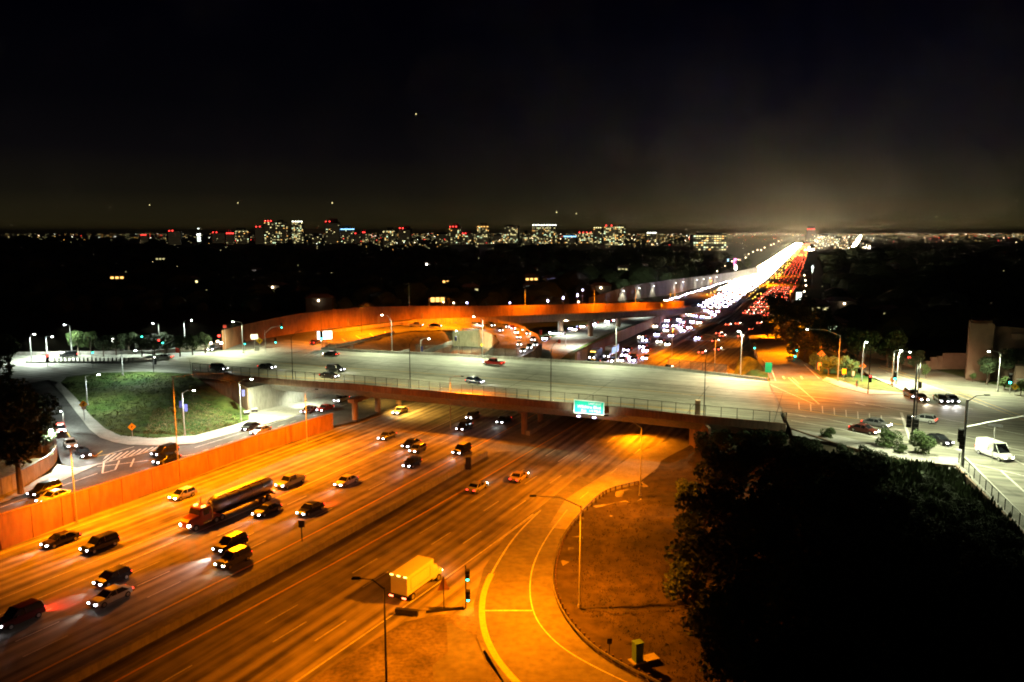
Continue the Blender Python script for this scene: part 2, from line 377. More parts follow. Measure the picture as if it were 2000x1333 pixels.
# overhead dark stand near (590,1030)
q = P(590, 1058); mb = MB(); mb.tube([(q.x, q.y, 0), (q.x, q.y, 2.2)], .08); mb.box(q.x - .45, q.y - .06, 2.2, q.x + .45, q.y + .06, 3.2)
o = mb.build('median_sign', M['dark']); tag(o, 'dark back of a small sign standing on the median shoulder', 'sign')

# ================================================================== RETAINING WALL + FRONTAGE ROAD (left)
WB = [P(-160, 1118), P(0, 1075), P(175, 1006), P(350, 942), P(505, 883), P(650, 838)]
WT = [zat(WB[0], 1055), zat(WB[1], 1008), zat(WB[2], 956), zat(WB[3], 901), zat(WB[4], 850), zat(WB[5], 808)]
par = empty('retaining_wall', WB[1], label='long tan concrete retaining wall lit orange between freeway and frontage road', cat='wall')
mb = MB(); base = []; tops = []
for i in range(len(WB) - 1):
    n = 6
    for k in range(n + (i == len(WB) - 2)): base.append(WB[i].lerp(WB[i + 1], k / n) - WB[1]); tops.append(WT[i] + (WT[i + 1] - WT[i]) * k / n - WB[1].z)
base = [Vector((b.x, b.y, 0)) for b in base]
for i in range(0, len(base) - 1, 2):
    mb = MB(); a, b = base[i], base[min(i + 2, len(base) - 1)]; d = (b - a).normalized() * .04
    wallmesh(mb, [a + d * 1.5, b - d * 1.5], [tops[i], tops[min(i + 2, len(base) - 1)]], .5); mb.build('panel', M['tan'], par)
mb = MB(); wallmesh(mb, [Vector((b.x, b.y, t - .01)) for b, t in zip(base, tops)], [t + .12 for t in tops], .62); mb.build('coping', M['tan'], par)
def fz(px): return 2.5 if px < 250 else 2.5 - 2.0 * min(1, (px - 250) / 400)
def U(px, py): return P(px, py, fz(px))   # frontage level
nearedge = [Vector((p.x - .3, p.y + .3, fz(proj(p)[0]))) for p in WB]
under = [Vector((p.x, p.y, .5)) for p in (P(700, 822, .5), P(780, 790, .5), P(860, 760, .5), P(1000, 712, .5))]
far_f = [P(940, 700, .5), P(740, 745, .5), U(660, 787), U(560, 818), U(480, 840), U(380, 868), U(310, 872), U(250, 870), P(222, 865, 2.55)]
FRON = patch('frontage_road', nearedge + under + far_f + [U(200, 905), U(110, 945), U(60, 962), U(0, 985), U(-160, 1030)], M['asphalt'])
patch('frontage_sidewalk', [U(660, 787), U(560, 818), U(480, 840), U(380, 868), U(310, 872), U(250, 870), U(222, 865), U(235, 852), U(300, 857), U(380, 852), U(486, 822), U(486, 806), U(600, 782), U(655, 768)], M['walk'], dz=.12)
# curved ramp down from the upper road
r_in = [(235, 852, 2.55), (205, 838, 3.4), (176, 812, 4.7), (150, 780, 6), (118, 748, 7.6)]        # inner edge of walk (grass side)
r_mid = [(222, 865, 2.55), (195, 856, 3.1), (175, 840, 3.8), (150, 808, 5.1), (125, 775, 6.6), (95, 742, 7.8)]   # kerb
r_out = [(200, 905, 2.5), (150, 915, 2.6), (120, 905, 2.9), (105, 860, 3.9), (88, 815, 5.0), (70, 780, 6.4), (40, 752, 7.8)]
patch('ramp_sidewalk', [P(*q) for q in r_in] + [P(*q) for q in reversed(r_mid)], M['walk'], dz=.12)
patch('side_street', [P(*q) for q in r_mid] + [P(*q) for q in reversed(r_out)], M['asphalt'], dz=.01)
patch('left_corner_pavement', [P(*q) for q in ((200, 905, 2.5), (150, 915, 2.6), (112, 908, 2.7), (100, 925, 2.6), (40, 950, 2.6), (0, 970, 2.6), (-160, 1015, 2.6), (-160, 1030, 2.5), (0, 985, 2.5), (60, 962, 2.5), (110, 945, 2.5))], M['walk'], dz=.10)
# grass embankment
patch('grass_slope', [P(*q) for q in ((118, 748, 7.6), (130, 737, 8), (190, 729, 8), (290, 727, 8), (368, 731, 8), (395, 745, 6.5), (430, 770, 4.8), (486, 806, 1.5), (488, 822, 1.3), (380, 852, 1.9), (300, 857, 2.3), (235, 852, 2.55), (205, 838, 3.4), (176, 812, 4.7), (150, 780, 6))],
      M['grass'], inner=[P(250, 760, 6.8), P(320, 790, 5.2), P(400, 825, 3)], rough=.18, dens=1.6, dz=.05)
# bank behind the left retaining wall
patch('dry_bank', [P(*q) for q in ((-160, 985, 5.0), (0, 940, 5), (62, 908, 5.2), (104, 888, 5.2), (104, 855, 5.0), (88, 815, 5.4), (70, 780, 6.6), (40, 752, 8), (-60, 770, 8.5), (-260, 860, 9))], M['drygrass'], rough=.25, dens=2, dz=.02)
lw = empty('left_retaining_wall', P(0, 975, 2.5), label='curved pale concrete wall holding the dry bank beside the side street', cat='wall'); l0 = P(0, 975, 2.5)
cw = smoothed([P(-160, 1015, 2.5), P(0, 972, 2.5), P(60, 942, 2.6), P(104, 912, 2.8), P(112, 890, 3.0), P(104, 862, 3.8), P(95, 838, 4.6)], 2)
for i in range(len(cw) - 1):
    mb = MB(); a, b = cw[i] - l0, cw[i + 1] - l0; d = (b - a) * .01
    wallmesh(mb, [a + d, b - d], [2.9 if cw[i].z < 3 else 2.6 - (cw[i].z - 3) * .2] * 2, .4); mb.build('panel', M['conc'], lw)
mb = MB()
# gore hatch, stop line, crosswalk lines
for i in range(9):
    a = U(188 + i * 13.2, 907 - i * 3.1); b = U(214 + i * 12.2, 888 - i * 2.1); ribbon(mb, [a, b], .42, .03)
ribbon(mb, [U(186, 909), U(250, 893), U(306, 879)], .3, .03); ribbon(mb, [U(214, 887), U(262, 873)], .3, .03)
ribbon(mb, [U(190, 912), U(290, 900), U(380, 888)], .3, .02); ribbon(mb, [U(200, 925), U(225, 918)], .3, .02)
ribbon(mb, [U(225, 918), U(233, 900)], .3, .02); ribbon(mb, [U(255, 912), U(262, 896)], .3, .02); ribbon(mb, [U(200, 925), U(203, 905)], .3, .02)
ribbon(mb, [U(0, 992), U(120, 950), U(190, 925)], .22, .02)
for i in range(12):
    t = i / 11; a = U(395 + 270 * t, 882 - 88 * t); ribbon(mb, [a, U(407 + 270 * t, 878 - 88 * t)], .2, .02)
ribbon(mb, [U(380, 875), U(500, 838), U(660, 786)], .2, .02)
for i in range(6): ribbon(mb, [P(590 + i * 11, 696 + i * .2, 8), P(606 + i * 11, 690 + i * .2, 8)], .6, .02)
o = mb.build('street_markings', M['paint'], FRON); 
mb = MB(); ribbon(mb, [P(120, 830, 4.6), P(150, 875, 3.0), P(185, 893, 2.6), P(222, 887, 2.6)], .25, .1); ribbon(mb, [P(185, 893, 2.6), P(200, 882, 2.8)], .2, .1)
mb.build('yellow_markings', M['yellow'], FRON)

# ================================================================== SUNSET ROAD LEVEL (z = 8)
Z8 = 8.0
npar = [P(*q, 9.1) for q in ((372, 727), (450, 734), (575, 744), (695, 747), (800, 756), (967, 772), (1075, 781), (1185, 791), (1350, 812), (1545, 834))]
# straighten the parapet: endpoints and a mild crown
a0, a1 = npar[0], npar[-1]
def near_pt(f, z, back=0.0):
    i = min(int(f * 9), 8); g = f * 9 - i; p = npar[i].lerp(npar[i + 1], g)
    d = (a1 - a0); n = Vector((-d.y, d.x, 0)).normalized() if d.x > 0 else Vector((d.y, -d.x, 0)).normalized()
    return Vector((p.x + n.x * back, p.y + n.y * back, z))
# least-squares line through near parapet points
mx_ = sum(p.x for p in npar) / 10; my_ = sum(p.y for p in npar) / 10
sl = sum((p.x - mx_) * (p.y - my_) for p in npar) / sum((p.x - mx_) ** 2 for p in npar)
npar = [Vector((p.x, (p.y + (my_ + sl * (p.x - mx_)) * 2) / 3, 9.1)) for p in npar]; a0, a1 = npar[0], npar[-1]
fcurb = [P(*q, 8) for q in ((628, 683), (700, 688), (850, 694), (960, 700), (1100, 708), (1250, 717), (1350, 727), (1500, 745))]
def uvsheet(o, u):
    me = o.data; uv = me.uv_layers.new(name='UVMap'); n = Vector((-u.y, u.x))
    for lp in me.loops:
        v = me.vertices[lp.vertex_index].co.to_2d(); uv.data[lp.index].uv = (v.dot(u), v.dot(n))
bu = Vector((a1.x - a0.x, a1.y - a0.y)).normalized()
deck = patch('bridge_road', [near_pt(i / 9, 8) for i in range(10)] + list(reversed(fcurb)) + [P(560, 690, 8), P(480, 690, 8), P(370, 700, 8)], M['deck']); uvsheet(deck, bu)
# left approach
la = patch('upper_road', [P(*q, 8) for q in ((372, 729), (290, 727), (190, 729), (130, 737), (118, 748), (95, 742), (40, 752), (-80, 762), (-220, 770), (-220, 700), (40, 694), (300, 692), (440, 684), (470, 676), (560, 664), (640, 672), (628, 683), (560, 690), (480, 690), (370, 700))], M['deck'], dz=-.004); uvsheet(la, bu)
patch('corner_island', [P(*q, 8) for q in ((480, 694), (530, 697), (575, 690), (600, 682), (560, 678), (520, 678), (490, 684))], M['walk'], dz=.14)
# right intersection, all at z 8
ri = patch('right_intersection', [P(*q, 8) for q in ((1500, 745), (1545, 838), (1640, 858), (1760, 888), (1868, 905), (2000, 1030), (2200, 1230), (2600, 1230), (2600, 800), (2000, 765), (1900, 742), (1760, 705), (1690, 690), (1650, 700), (1700, 735), (1780, 770), (1700, 772), (1640, 757), (1610, 745))], M['junction']); uvsheet(ri, bu)
patch('near_sidewalk', [P(*q, 8) for q in ((1545, 838), (1640, 853), (1770, 884), (1812, 893), (1868, 895), (1890, 905), (2010, 1025), (2030, 1060), (1990, 1035), (1868, 912), (1760, 900), (1640, 870), (1548, 852))], M['walk'], dz=.14)
patch('hillside_road', [P(*q, 8) for q in ((1690, 690), (1760, 705), (1900, 742), (2000, 765), (2600, 800), (2600, 700), (2100, 700), (1880, 690), (1650, 672), (1600, 660), (1560, 640), (1590, 680), (1650, 700))], M['grass'], rough=.1, dens=4, dz=-.02)
patch('corner_triangle', [P(*q, 8) for q in ((1610, 745), (1640, 757), (1700, 772), (1775, 770), (1730, 750), (1690, 735), (1650, 720), (1620, 715), (1590, 700), (1590, 722))], M['grass'], dens=3, rough=.1, dz=.03)
patch('corner_kerb_walk', [P(*q, 8) for q in ((1605, 744), (1640, 757), (1700, 772), (1780, 771), (1740, 766), (1690, 762), (1650, 748), (1615, 738))], M['walk'], dz=.15)
mb = MB(); my2 = MB()
for l_ in (((1505, 752), (1590, 790)), ((1540, 738), (1600, 790)), ((1505, 765), (1700, 790), (2000, 850)), ((1505, 803), (1620, 820), (1760, 850)), ((1545, 822), (1640, 838), (1760, 868)), ((1700, 735), (1790, 768), (1900, 800)), ((1730, 728), (1840, 762), (1930, 795)), ((1870, 873), (1960, 885), (2100, 905)), ((1900, 906), (2000, 930), (2150, 960)), ((1885, 893), (2000, 1010), (2100, 1110)), ((1955, 920), (2100, 1050)), ((1975, 895), (2100, 960)), ((1850, 845), (2000, 882))):
    ribbon(mb, [P(*q, 8) for q in l_], .3, .02)
ribbon(mb, [P(1760, 806, 8), P(1777, 858, 8)], .5, .02)
for l_ in (((1560, 800), (1650, 815), (1762, 830)), ((1720, 715), (1830, 750), (1960, 800), (2100, 850)), ((1716, 718), (1826, 754), (1955, 804), (2095, 856))): ribbon(my2, [P(*q, 8) for q in l_], .22, .02)
for px in (1560, 1583, 1606, 1629, 1652, 1675, 1698, 1721): ribbon(mb, [P(px, 786 + (px - 1560) * .16, 8), P(px + 1, 800 + (px - 1560) * .16, 8)], .2, .02)
for (a, b) in (((1670, 787), (1690, 793)), ((1560, 812), (1575, 815)), ((1150, 742), (1170, 745)), ((1000, 715), (1020, 717)), ((1250, 753), (1268, 756)), ((900, 712), (916, 714)), ((1330, 770), (1350, 773))): ribbon(mb, [P(*a, 8), P(*b, 8)], .4, .02)
mb.build('junction_markings', M['paint'], ri)
for off in (7.5, 8.1, 24): ribbon(my2, [near_pt(f / 20, 8, off) for f in range(1, 19)], .22, .02)
my2.build('yellow_markings', M['yellow'], ri)
mb = MB()
for off in (11.2, 14.9, 18.6, 28, 31.6):
    for f in range(4, 56): 
        if f % 3 == 0: ribbon(mb, [near_pt(f / 60, 8, off), near_pt((f + 1) / 60, 8, off)], .24, .02)
ribbon(mb, [near_pt(f / 20, 8, 3.2) for f in range(1, 20)], .18, .02); mb.build('lane_markings', M['paint'], deck)
mb = MB()
for f in (.03, .2, .37, .54, .71, .88, .985): ribbon(mb, [near_pt(f, 8, 2.8), near_pt(f, 8, 36)], .14, .016)
for k_ in range(26):
    f = random.uniform(.05, .95); b_ = random.choice((6, 9.5, 13, 17, 22, 26, 30, 33)) + random.uniform(-.5, .5); ribbon(mb, [near_pt(f, 8, b_), near_pt(min(f + random.uniform(.01, .07), .98), 8, b_)], random.uniform(.08, .2), .008)
mb.build('joints_and_tar', M['asphalt'], deck)
# sidewalk on the bridge's near side (raised)
patch('bridge_sidewalk', [near_pt(i / 9, 8, .2) for i in range(10)] + [near_pt(i / 9, 8, 2.6) for i in range(9, -1, -1)], M['walk'], dz=.15)

# --- bridge structure
br = empty('overpass_bridge', (mx_, my_, 0), label='long concrete road bridge on round columns crossing the whole freeway', cat='bridge')
def off_(p): return Vector(p) - Vector((mx_, my_, 0))
def prism(mb, f0, f1, prof, n=24, m=0):
    "profile [(back, z)] swept along the near edge"
    V = []; Fc = []; k = len(prof)
    for i in range(n + 1):
        f = f0 + (f1 - f0) * i / n
        for (b, z) in prof: V.append(off_(near_pt(f, z, b)))
    for i in range(n):
        for j in range(k): Fc.append((i * k + j, i * k + (j + 1) % k, (i + 1) * k + (j + 1) % k, (i + 1) * k + j))
    Fc += [tuple(range(k)), tuple(range(n * k, n * k + k))[::-1]]; mb.add(V, Fc, m)
mb = MB(); prism(mb, 0, 1, [(-.15, 7.5), (.2, 7.5), (.2, 9.1), (-.15, 9.1)]); mb.build('parapet', M['brown'], br)
mb = MB(); prism(mb, .02, .99, [(0.0, 7.48), (2.4, 5.5), (34, 5.5), (36, 7.6), (36, 7.9), (.1, 7.9)]); mb.build('girder', M['conc'], br)
mb = MB(); pts = [off_(p) for p in fcurb]; wallmesh(mb, [Vector((p.x, p.y, 7.4)) for p in pts], [8.75] * len(pts), .35); mb.build('far_parapet', M['conc'], br)
fu = axs(100)[1]; fu3 = Vector((fu.x, fu.y, 0))
for bp in ((694, 824), (1024, 847)):
    for k in range(4):
        q = P(*bp) + fu3 * (k * 9.5); mb = MB(); c = off_(q)
        mb.tube([c + Vector((0, 0, -.3)), c + Vector((0, 0, 4.6)), c + Vector((0, 0, 5.55))], [.72, .72, 1.0], 14); mb.build('column', M['brown'], br, smooth=False)
    a = off_(P(*bp)) - fu3 * 1.5; b = off_(P(*bp)) + fu3 * 30; mb = MB(); wallmesh(mb, [Vector((a.x, a.y, 4.9)), Vector((b.x, b.y, 4.9))], [5.75, 5.75], 1.9); mb.build('cross_beam', M['brown'], br)
# abutments
ab0 = P(486, 806, 1.4); ab1 = P(655, 768, .6); ab2 = P(800, 722, .5)
mb = MB(); wallmesh(mb, [off_(Vector((p.x, p.y, .3))) for p in (ab0, ab1, ab2)], [7.4, 7.4, 7.4], .5); mb.build('abutment', M['conc'], br)
ww = [near_pt(f, 0, .9) for f in (.0, .05, .1)] + [ab0]; mb = MB(); wallmesh(mb, [off_(Vector((p.x, p.y, .3))) for p in ww], [7.45] * 4, .4); mb.build('wing_wall', M['brown'], br)
ra0 = P(1348, 868); ra1 = ra0 + fu3 * 34
mb = MB(); wallmesh(mb, [off_(Vector((p.x, p.y, -.3))) for p in (ra0, ra1)], [7.5, 7.5], .6); mb.build('abutment', M['brown'], br)
mb = MB(); wallmesh(mb, [off_(Vector((p.x, p.y, -.3))) for p in (ra0, P(1385, 880, 3))], [7.5, 7.4], .5); mb.build('wing_wall', M['brown'], br)
mb = MB(); q = P(1360, 868, 2); c = off_(q); mb.box(c.x - .45, c.y - .45, 0, c.x + .45, c.y + .45, zat(q, 782)); mb.build('end_post', M['brown'], br)
# approach slab edge on the right of the bridge
mb = MB(); wallmesh(mb, [Vector((p.x, p.y, 6.2)) for p in (P(1545, 840, 8), P(1640, 872, 8), P(1760, 902, 8), P(1868, 914, 8), P(1990, 1037, 8), P(2150, 1190, 8))], [8.35] * 6, .3)
o = mb.build('roadside_kerb_wall', M['brown']); tag(o, 'low concrete edge wall between the right junction and the dark trees', 'wall')
# --- chain fence on the near parapet
mfence = bpy.data.materials.new('chain_link'); n, l, b = nodes(mfence); b.inputs['Base Color'].default_value = (.12, .12, .11, 1)
tr = n.new("ShaderNodeBsdfTransparent"); mxs = n.new("ShaderNodeMixShader"); mxs.inputs[0].default_value = .42; o_ = n['Material Output']
l.new(tr.outputs[0], mxs.inputs[1]); l.new(b.outputs[0], mxs.inputs[2]); l.new(mxs.outputs[0], o_.inputs[0])
def fence(label, pts, zb, hgt, spacing, group=None, name='fence'):
    pts = resample([Vector(p) for p in pts], spacing); o0 = Vector(pts[0]); fe = empty(name, (o0.x, o0.y, zb), label=label, cat='fence', group=group)
    rel = [Vector((p.x - o0.x, p.y - o0.y, 0)) for p in pts]
    pm = MB().tube([(0, 0, 0), (0, 0, hgt)], .06, 6); pm = mesh('post', pm.V, pm.F)
    for r_ in rel: link('post', pm, M['dark'], fe, r_)
    mb = MB(); V = []; Fc = []
    for i, r_ in enumerate(rel): V += [r_ + Vector((0, 0, .04)), r_ + Vector((0, 0, hgt - .05))]
    for i in range(len(rel) - 1): Fc.append((2 * i, 2 * i + 2, 2 * i + 3, 2 * i + 1))
    mb.add(V, Fc); mb.build('wire_mesh', mfence, fe)
    mb = MB(); mb.tube([r_ + Vector((0, 0, hgt)) for r_ in rel], .04, 5); mb.build('top_rail', M['dark'], fe); return fe
fence('tall chain link fence with dark posts along the near side of the bridge', [near_pt(f, 9.1, .02) for f in [i / 9 for i in range(10)]], 9.1, 2.1, 2.6)
fence('wire fence behind the far kerb of the bridge beside the underpass', [P(812, 692, 8) + Vector((0, .6, 0)), P(940, 699, 8) + Vector((0, .6, 0)), P(1010, 703, 8) + Vector((0, .6, 0))], 8.7, 2.3, 3)
fence('wire fence behind the far kerb of the bridge above the freeway', [P(1305, 723, 8) + Vector((0, .6, 0)), P(1420, 736, 8) + Vector((0, .6, 0))], 8.7, 2.3, 3)
fence('wire fence at the corner of the ramp and the far kerb', [P(628, 683, 8) + Vector((0, 1, 0)), P(690, 688, 8) + Vector((0, 1, 0))], 8.2, 2.0, 3)
fence('chain link fence along the pavement edge beside the lower right street', [P(1872, 908, 8), P(1990, 1030, 8), P(2100, 1150, 8)], 8.3, 1.6, 2.6)
# railing at far left with pale balusters
rl = empty('roadside_railing', P(150, 712, 8), label='low yellow lit barrier with pale balusters along the far side of the upper road', cat='railing'); r0 = P(150, 712, 8)
mb = MB(); wallmesh(mb, [P(50, 709, 8) - r0, P(240, 709, 8) - r0, P(330, 704, 8) - r0], [.45] * 3, .25); mb.build('base', M['walk'], rl)
bm_ = MB().box(-.16, -.16, 0, .16, .16, 1.5); bme = mesh('baluster', bm_.V, bm_.F)
for i in range(20): link('baluster', bme, M['walk'], rl, P(108 + i * 8, 709, 8) - r0)
mb = MB(); wallmesh(mb, [P(20, 694, 8), P(300, 691, 8), P(395, 684, 8), P(438, 676, 8)], [zat(P(20, 694, 8), 688), zat(P(300, 691, 8), 685), zat(P(395, 684, 8), 674), zat(P(438, 676, 8), 668)], .3)
o = mb.build('parapet_wall', M['conc']); tag(o, 'low grey parapet wall behind the upper left junction', 'wall')

# ================================================================== FLYOVER + LOOP
fb = [(436, 684, 8), (480, 668, 8), (560, 654, 8), (640, 643, 8.2), (720, 633, 8.6), (800, 624, 9), (900, 621, 9.2), (1000, 617, 9.2), (1100, 613, 9), (1180, 610, 8.6), (1260, 606, 7.5), (1335, 601, 5.0)]
ftop = [645, 634, 617, 606, 600, 598, 598, 597, 595, 593, 591, 588]
FB = [P(*q) for q in fb]; FT = [zat(p, y) for p, y in zip(FB, ftop)]
fly = empty('flyover_ramp', FB[5] * 1, label='curved flyover ramp with a tall orange lit sound wall behind the junction', cat='ramp'); f0 = FB[5]
def interp(L, n):
    outp = []
    for i in range(len(L) - 1):
        for k in range(n): outp.append(L[i] + (L[i + 1] - L[i]) * (k / n))
    return outp + [L[-1]]
FBs = interp(FB, 4); FTs = interp(FT, 4)
for i in range(len(FBs) - 1):
    a, b = FBs[i] - f0, FBs[i + 1] - f0; d = (b - a) * .006; mb = MB(); wallmesh(mb, [a + d, b - d], [FTs[i] - f0.z, FTs[i + 1] - f0.z], .4); mb.build('wall_panel', M['tan'], fly)
for i in (14, 17, 21, 25):
    c = FBs[i] - f0; mb = MB(); mb.box(c.x - .5, c.y - .7, c.z, c.x + .5, c.y - .2, c.z + (FTs[i] - FBs[i].z) * .45); mb.build('pilaster', M['brown'], fly)
def inward(i, L):
    d = L[min(i + 1, len(L) - 1)] - L[max(i - 1, 0)]; return Vector((d.y, -d.x, 0)).normalized()
mb = MB(); V = []; Fc = []; wd = 9.5
for i, p in enumerate(FBs):
    n_ = inward(i, FBs); q = p - f0; V += [q, q + n_ * wd, q + n_ * wd + Vector((0, 0, -.3 if i < 22 else -1.9)), q + Vector((0, 0, -.3 if i < 22 else -1.9))]
for i in range(len(FBs) - 1):
    for j in range(4): Fc.append((4 * i + j, 4 * i + 4 + j, 4 * i + 4 + (j + 1) % 4, 4 * i + (j + 1) % 4))
mb.add(V, Fc); mb.build('deck', M['ramp'], fly)
mb = MB(); seg = range(10, len(FBs)); pts = [FBs[i] - f0 + inward(i, FBs) * wd for i in seg]; wallmesh(mb, [p + Vector((0, 0, -2.2 if i > 8 else -.4)) for i, p in enumerate(pts)], [p.z + .95 for p in pts], .4); mb.build('near_parapet', M['brown'], fly)
for (px, py) in ((1153, 659), (1208, 640), (1095, 655)):
    q = P(px, py, 0) - f0
    mb = MB(); mb.tube([(q.x, q.y, -f0.z - .3), (q.x, q.y, -2.0)], 1.1, 14); mb.build('pier', M['brown'], fly)
# loop ramp surface (orange area), from the junction round to the underpass
patch('loop_ramp', [P(*q) for q in ((560, 664, 8), (620, 652, 8), (700, 643, 8), (800, 634, 8.1), (900, 628, 8.1), (960, 628, 7.8), (1010, 638, 7), (1050, 660, 5), (1055, 672, 4.2), (1040, 690, 3.3), (1008, 712, 2.6), (930, 712, 2.6), (948, 690, 3.6), (975, 670, 4.8), (968, 655, 6), (930, 646, 7), (860, 645, 7.7), (800, 647, 8), (750, 655, 8), (700, 666, 8), (660, 672, 8), (640, 673, 8))], M['ramp'], dens=5)
patch('infield_slope', [P(*q) for q in ((640, 683, 7.9), (660, 674, 7.9), (700, 668, 7.9), (750, 657, 7.9), (800, 649, 7.9), (860, 647, 7.6), (884, 650, 6), (884, 672, 2.5), (875, 695, .8), (800, 697, 3), (700, 690, 7))], M['dirt'], rough=.2, dens=3)
patch('underpass_road', [P(*q) for q in ((835, 712, .5), (890, 676, .5), (905, 668, .5), (960, 668, .5), (962, 680, .5), (935, 700, .5), (925, 712, .5))], M['asphalt'])
mb = MB(); pl = [P(884, 652, 5.5), P(905, 646, 6.8), P(935, 647, 6.8), (P(960, 657, 6.0)), P(974, 670, 4.8), P(960, 684, 3.8), P(935, 706, 2.6)]
wallmesh(mb, [Vector((p.x, p.y, .3)) for p in pl], [p.z + .9 for p in pl], .4); o = mb.build('underpass_wall', M['conc']); tag(o, 'curved pale concrete wall of the floodlit underpass inside the loop', 'wall')
mb = MB(); pl = [P(822, 690, 6), P(855, 678, 5.5), P(884, 668, 5.5)]; wallmesh(mb, [Vector((p.x, p.y, p.z - 1)) for p in pl], [p.z + .6 for p in pl], .3); o = mb.build('sloping_wall', M['conc']); tag(o, 'pale wall rising beside the underpass left of the arch', 'wall')
mb = MB(); pl = smoothed([P(640, 682, 8), P(700, 670, 8), P(750, 657, 8), P(770, 652, 8)], 1); wallmesh(mb, pl, [9.0] * len(pl), .3); o = mb.build('loop_barrier', M['brown']); tag(o, 'low brown barrier along the inner edge of the orange lit loop', 'barrier')
mb = MB(); pl = [P(960, 628, 7.8), P(1010, 638, 7), P(1050, 660, 5), P(1057, 674, 4.2), P(1040, 692, 3.3), P(1000, 716, 2.6)]; wallmesh(mb, [Vector((p.x, p.y, .0)) for p in pl], [p.z + 1.1 for p in pl], .4); o = mb.build('loop_barrier', M['brown']); tag(o, 'curved concrete barrier on the outer edge of the queueing ramp', 'barrier')
mb = MB()
for a, b in (((640, 668), (652, 665)), ((668, 662), (675, 668)), ((695, 656), (707, 664)), ((722, 652), (731, 659)), ((752, 648), (754, 655))): ribbon(mb, [P(*a, 8), P(*b, 8)], .5, .03)
for l_ in (((600, 690), (650, 668)), ((960, 690, 3.6), (1010, 690, 3.6))): ribbon(mb, [P(*(q if len(q) == 3 else (*q, 8))) for q in l_], .25, .05)
o = mb.build('loop_markings', M['paint']); tag(o, kind='structure')
# lower road beyond the bridge
patch('lower_road', [P(*q, .5) for q in ((960, 730), (1040, 700), (1060, 668), (1100, 650), (1150, 636), (1220, 620), (1300, 604), (1330, 596), (1350, 600), (1300, 612), (1250, 630), (1180, 655), (1110, 690), (1060, 730))], M['shoulder'], dz=.0)
patch('verge', [P(*q, .5) for q in ((1060, 730), (1110, 690), (1180, 655), (1250, 630), (1300, 612), (1345, 600), (1300, 620), (1200, 668), (1130, 705), (1090, 730))], M['grass'], dz=.05, rough=.05, dens=5)
patch('planted_bank', [P(*q) for q in ((940, 633, 0), (1000, 628, 0), (1080, 622, 0), (1200, 612, 0), (1290, 600, 0), (1300, 604, .5), (1220, 620, .5), (1150, 636, .5), (1100, 650, .5), (1060, 668, .5), (1000, 660, .3))], M['grass'], dens=6, rough=.3)
mb = MB(); pl = [P(1125, 712, 0), P(1200, 672, 0), (P(1270, 640, 0)), P(1348, 602, 0)]; wallmesh(mb, pl, [zat(p, y) for p, y in zip(pl, (688, 650, 623, 596))], .8)
o = mb.build('freeway_side_wall', M['tan']); tag(o, 'grey brown retaining wall between lower road and far freeway', 'wall')
# NB on-ramp on the right
patch('right_ramp', [P(*q) for q in ((1505, 745, 8), (1612, 745, 8), (1595, 722, 7.6), (1560, 700, 7), (1555, 678, 6), (1520, 655, 3.5), (1505, 640, 1.5), (1470, 640, .6), (1460, 655, 1.2), (1468, 680, 4), (1480, 705, 6), (1500, 730, 7.6))], M['ramp'], dens=5)
patch('right_infield', [P(*q) for q in ((1420, 742, .3), (1435, 725, .2), (1452, 702, .3), (1466, 698, 4.2), (1480, 705, 6.0), (1500, 730, 7.6), (1505, 745, 7.9)
    )], M['grass'], dens=3, rough=.2)
mb = MB(); ribbon(mb, [P(1515, 745, 8), P(1508, 725, 7.7), P(1480, 690, 5)], .25, .06); ribbon(mb, [P(1600, 740, 8), P(1570, 712, 7.4)], .25, .06); ribbon(mb, [P(1560, 750, 8), P(1547, 738, 8)], .25, .03)
for x in (1532, 1567): ribbon(mb, [P(x, 741, 8), P(x - 3, 735, 8)], .5, .03)
o = mb.build('ramp_markings', M['paint']); tag(o, kind='structure')
# right near embankment
tb = [Vector((p.x, p.y, .12)) for p in guard if p.y > 60]
patch('right_embankment', [P(1248, 942, .12), P(1284, 915, .12), P(1292, 900, .12), P(1348, 870, .12), P(1388, 880, 3), P(1548, 853, 7.6), P(1640, 874, 7.8), P(1760, 904, 7.9), P(1868, 915, 7.9), P(1990, 1040, 7.9), P(2150, 1200, 7.9), P(2300, 1600, 7), P(1700, 1700, 4), P(1420, 1402, .3)] + list(reversed(tb[1:])), M['dirt'],
      inner=[P(1300, 1050, .6), P(1400, 1000, 1.6), P(1500, 1000, 3.5), P(1650, 1000, 5.5), P(1850, 1050, 7), P(1300, 1150, .6), P(1350, 1250, .8), P(1450, 1150, 2), P(1600, 1300, 4), P(1800, 1200, 6)], rough=.22, dens=1.7)
emb = sc.objects['right_embankment']; emb.data.materials.append(M['lawn'])
for p_ in emb.data.polygons:
    a_, b_ = proj(p_.center)
    if a_ > 1760 + 40 * noise_(p_.center.x * .2) and b_ < 1180: p_.material_index = 1
# guardrail
gr = empty('guardrail', guard[0], label='curved steel guardrail on short posts around the outside of the near ramp', cat='guardrail'); g0 = Vector(guard[0])
gp = resample(guard, 1.9); 
pm = MB().box(-.1, -.1, -.2, .1, .1, .82); pm = mesh('post', pm.V, pm.F); out_off = .25
for i in range(0, len(gp)):
    n_ = inward(i, gp); link('post', pm, M['wood'], gr, gp[i] - g0 - n_ * .3)
V = []; Fc = []; prof = ((.0, .42), (.07, .48), (.0, .55), (.0, .60), (.07, .67), (.0, .74))
for i, p in enumerate(gp):
    n_ = inward(i, gp)
    for (o1, z1) in prof: V.append(p - g0 + n_ * o1 + Vector((0, 0, z1)))
for i in range(len(gp) - 1):
    for j in range(5): Fc.append((6 * i + j, 6 * i + 6 + j, 6 * i + 7 + j, 6 * i + 1 + j))
link('rail', mesh('rail', V, Fc, True), M['metal'], gr)
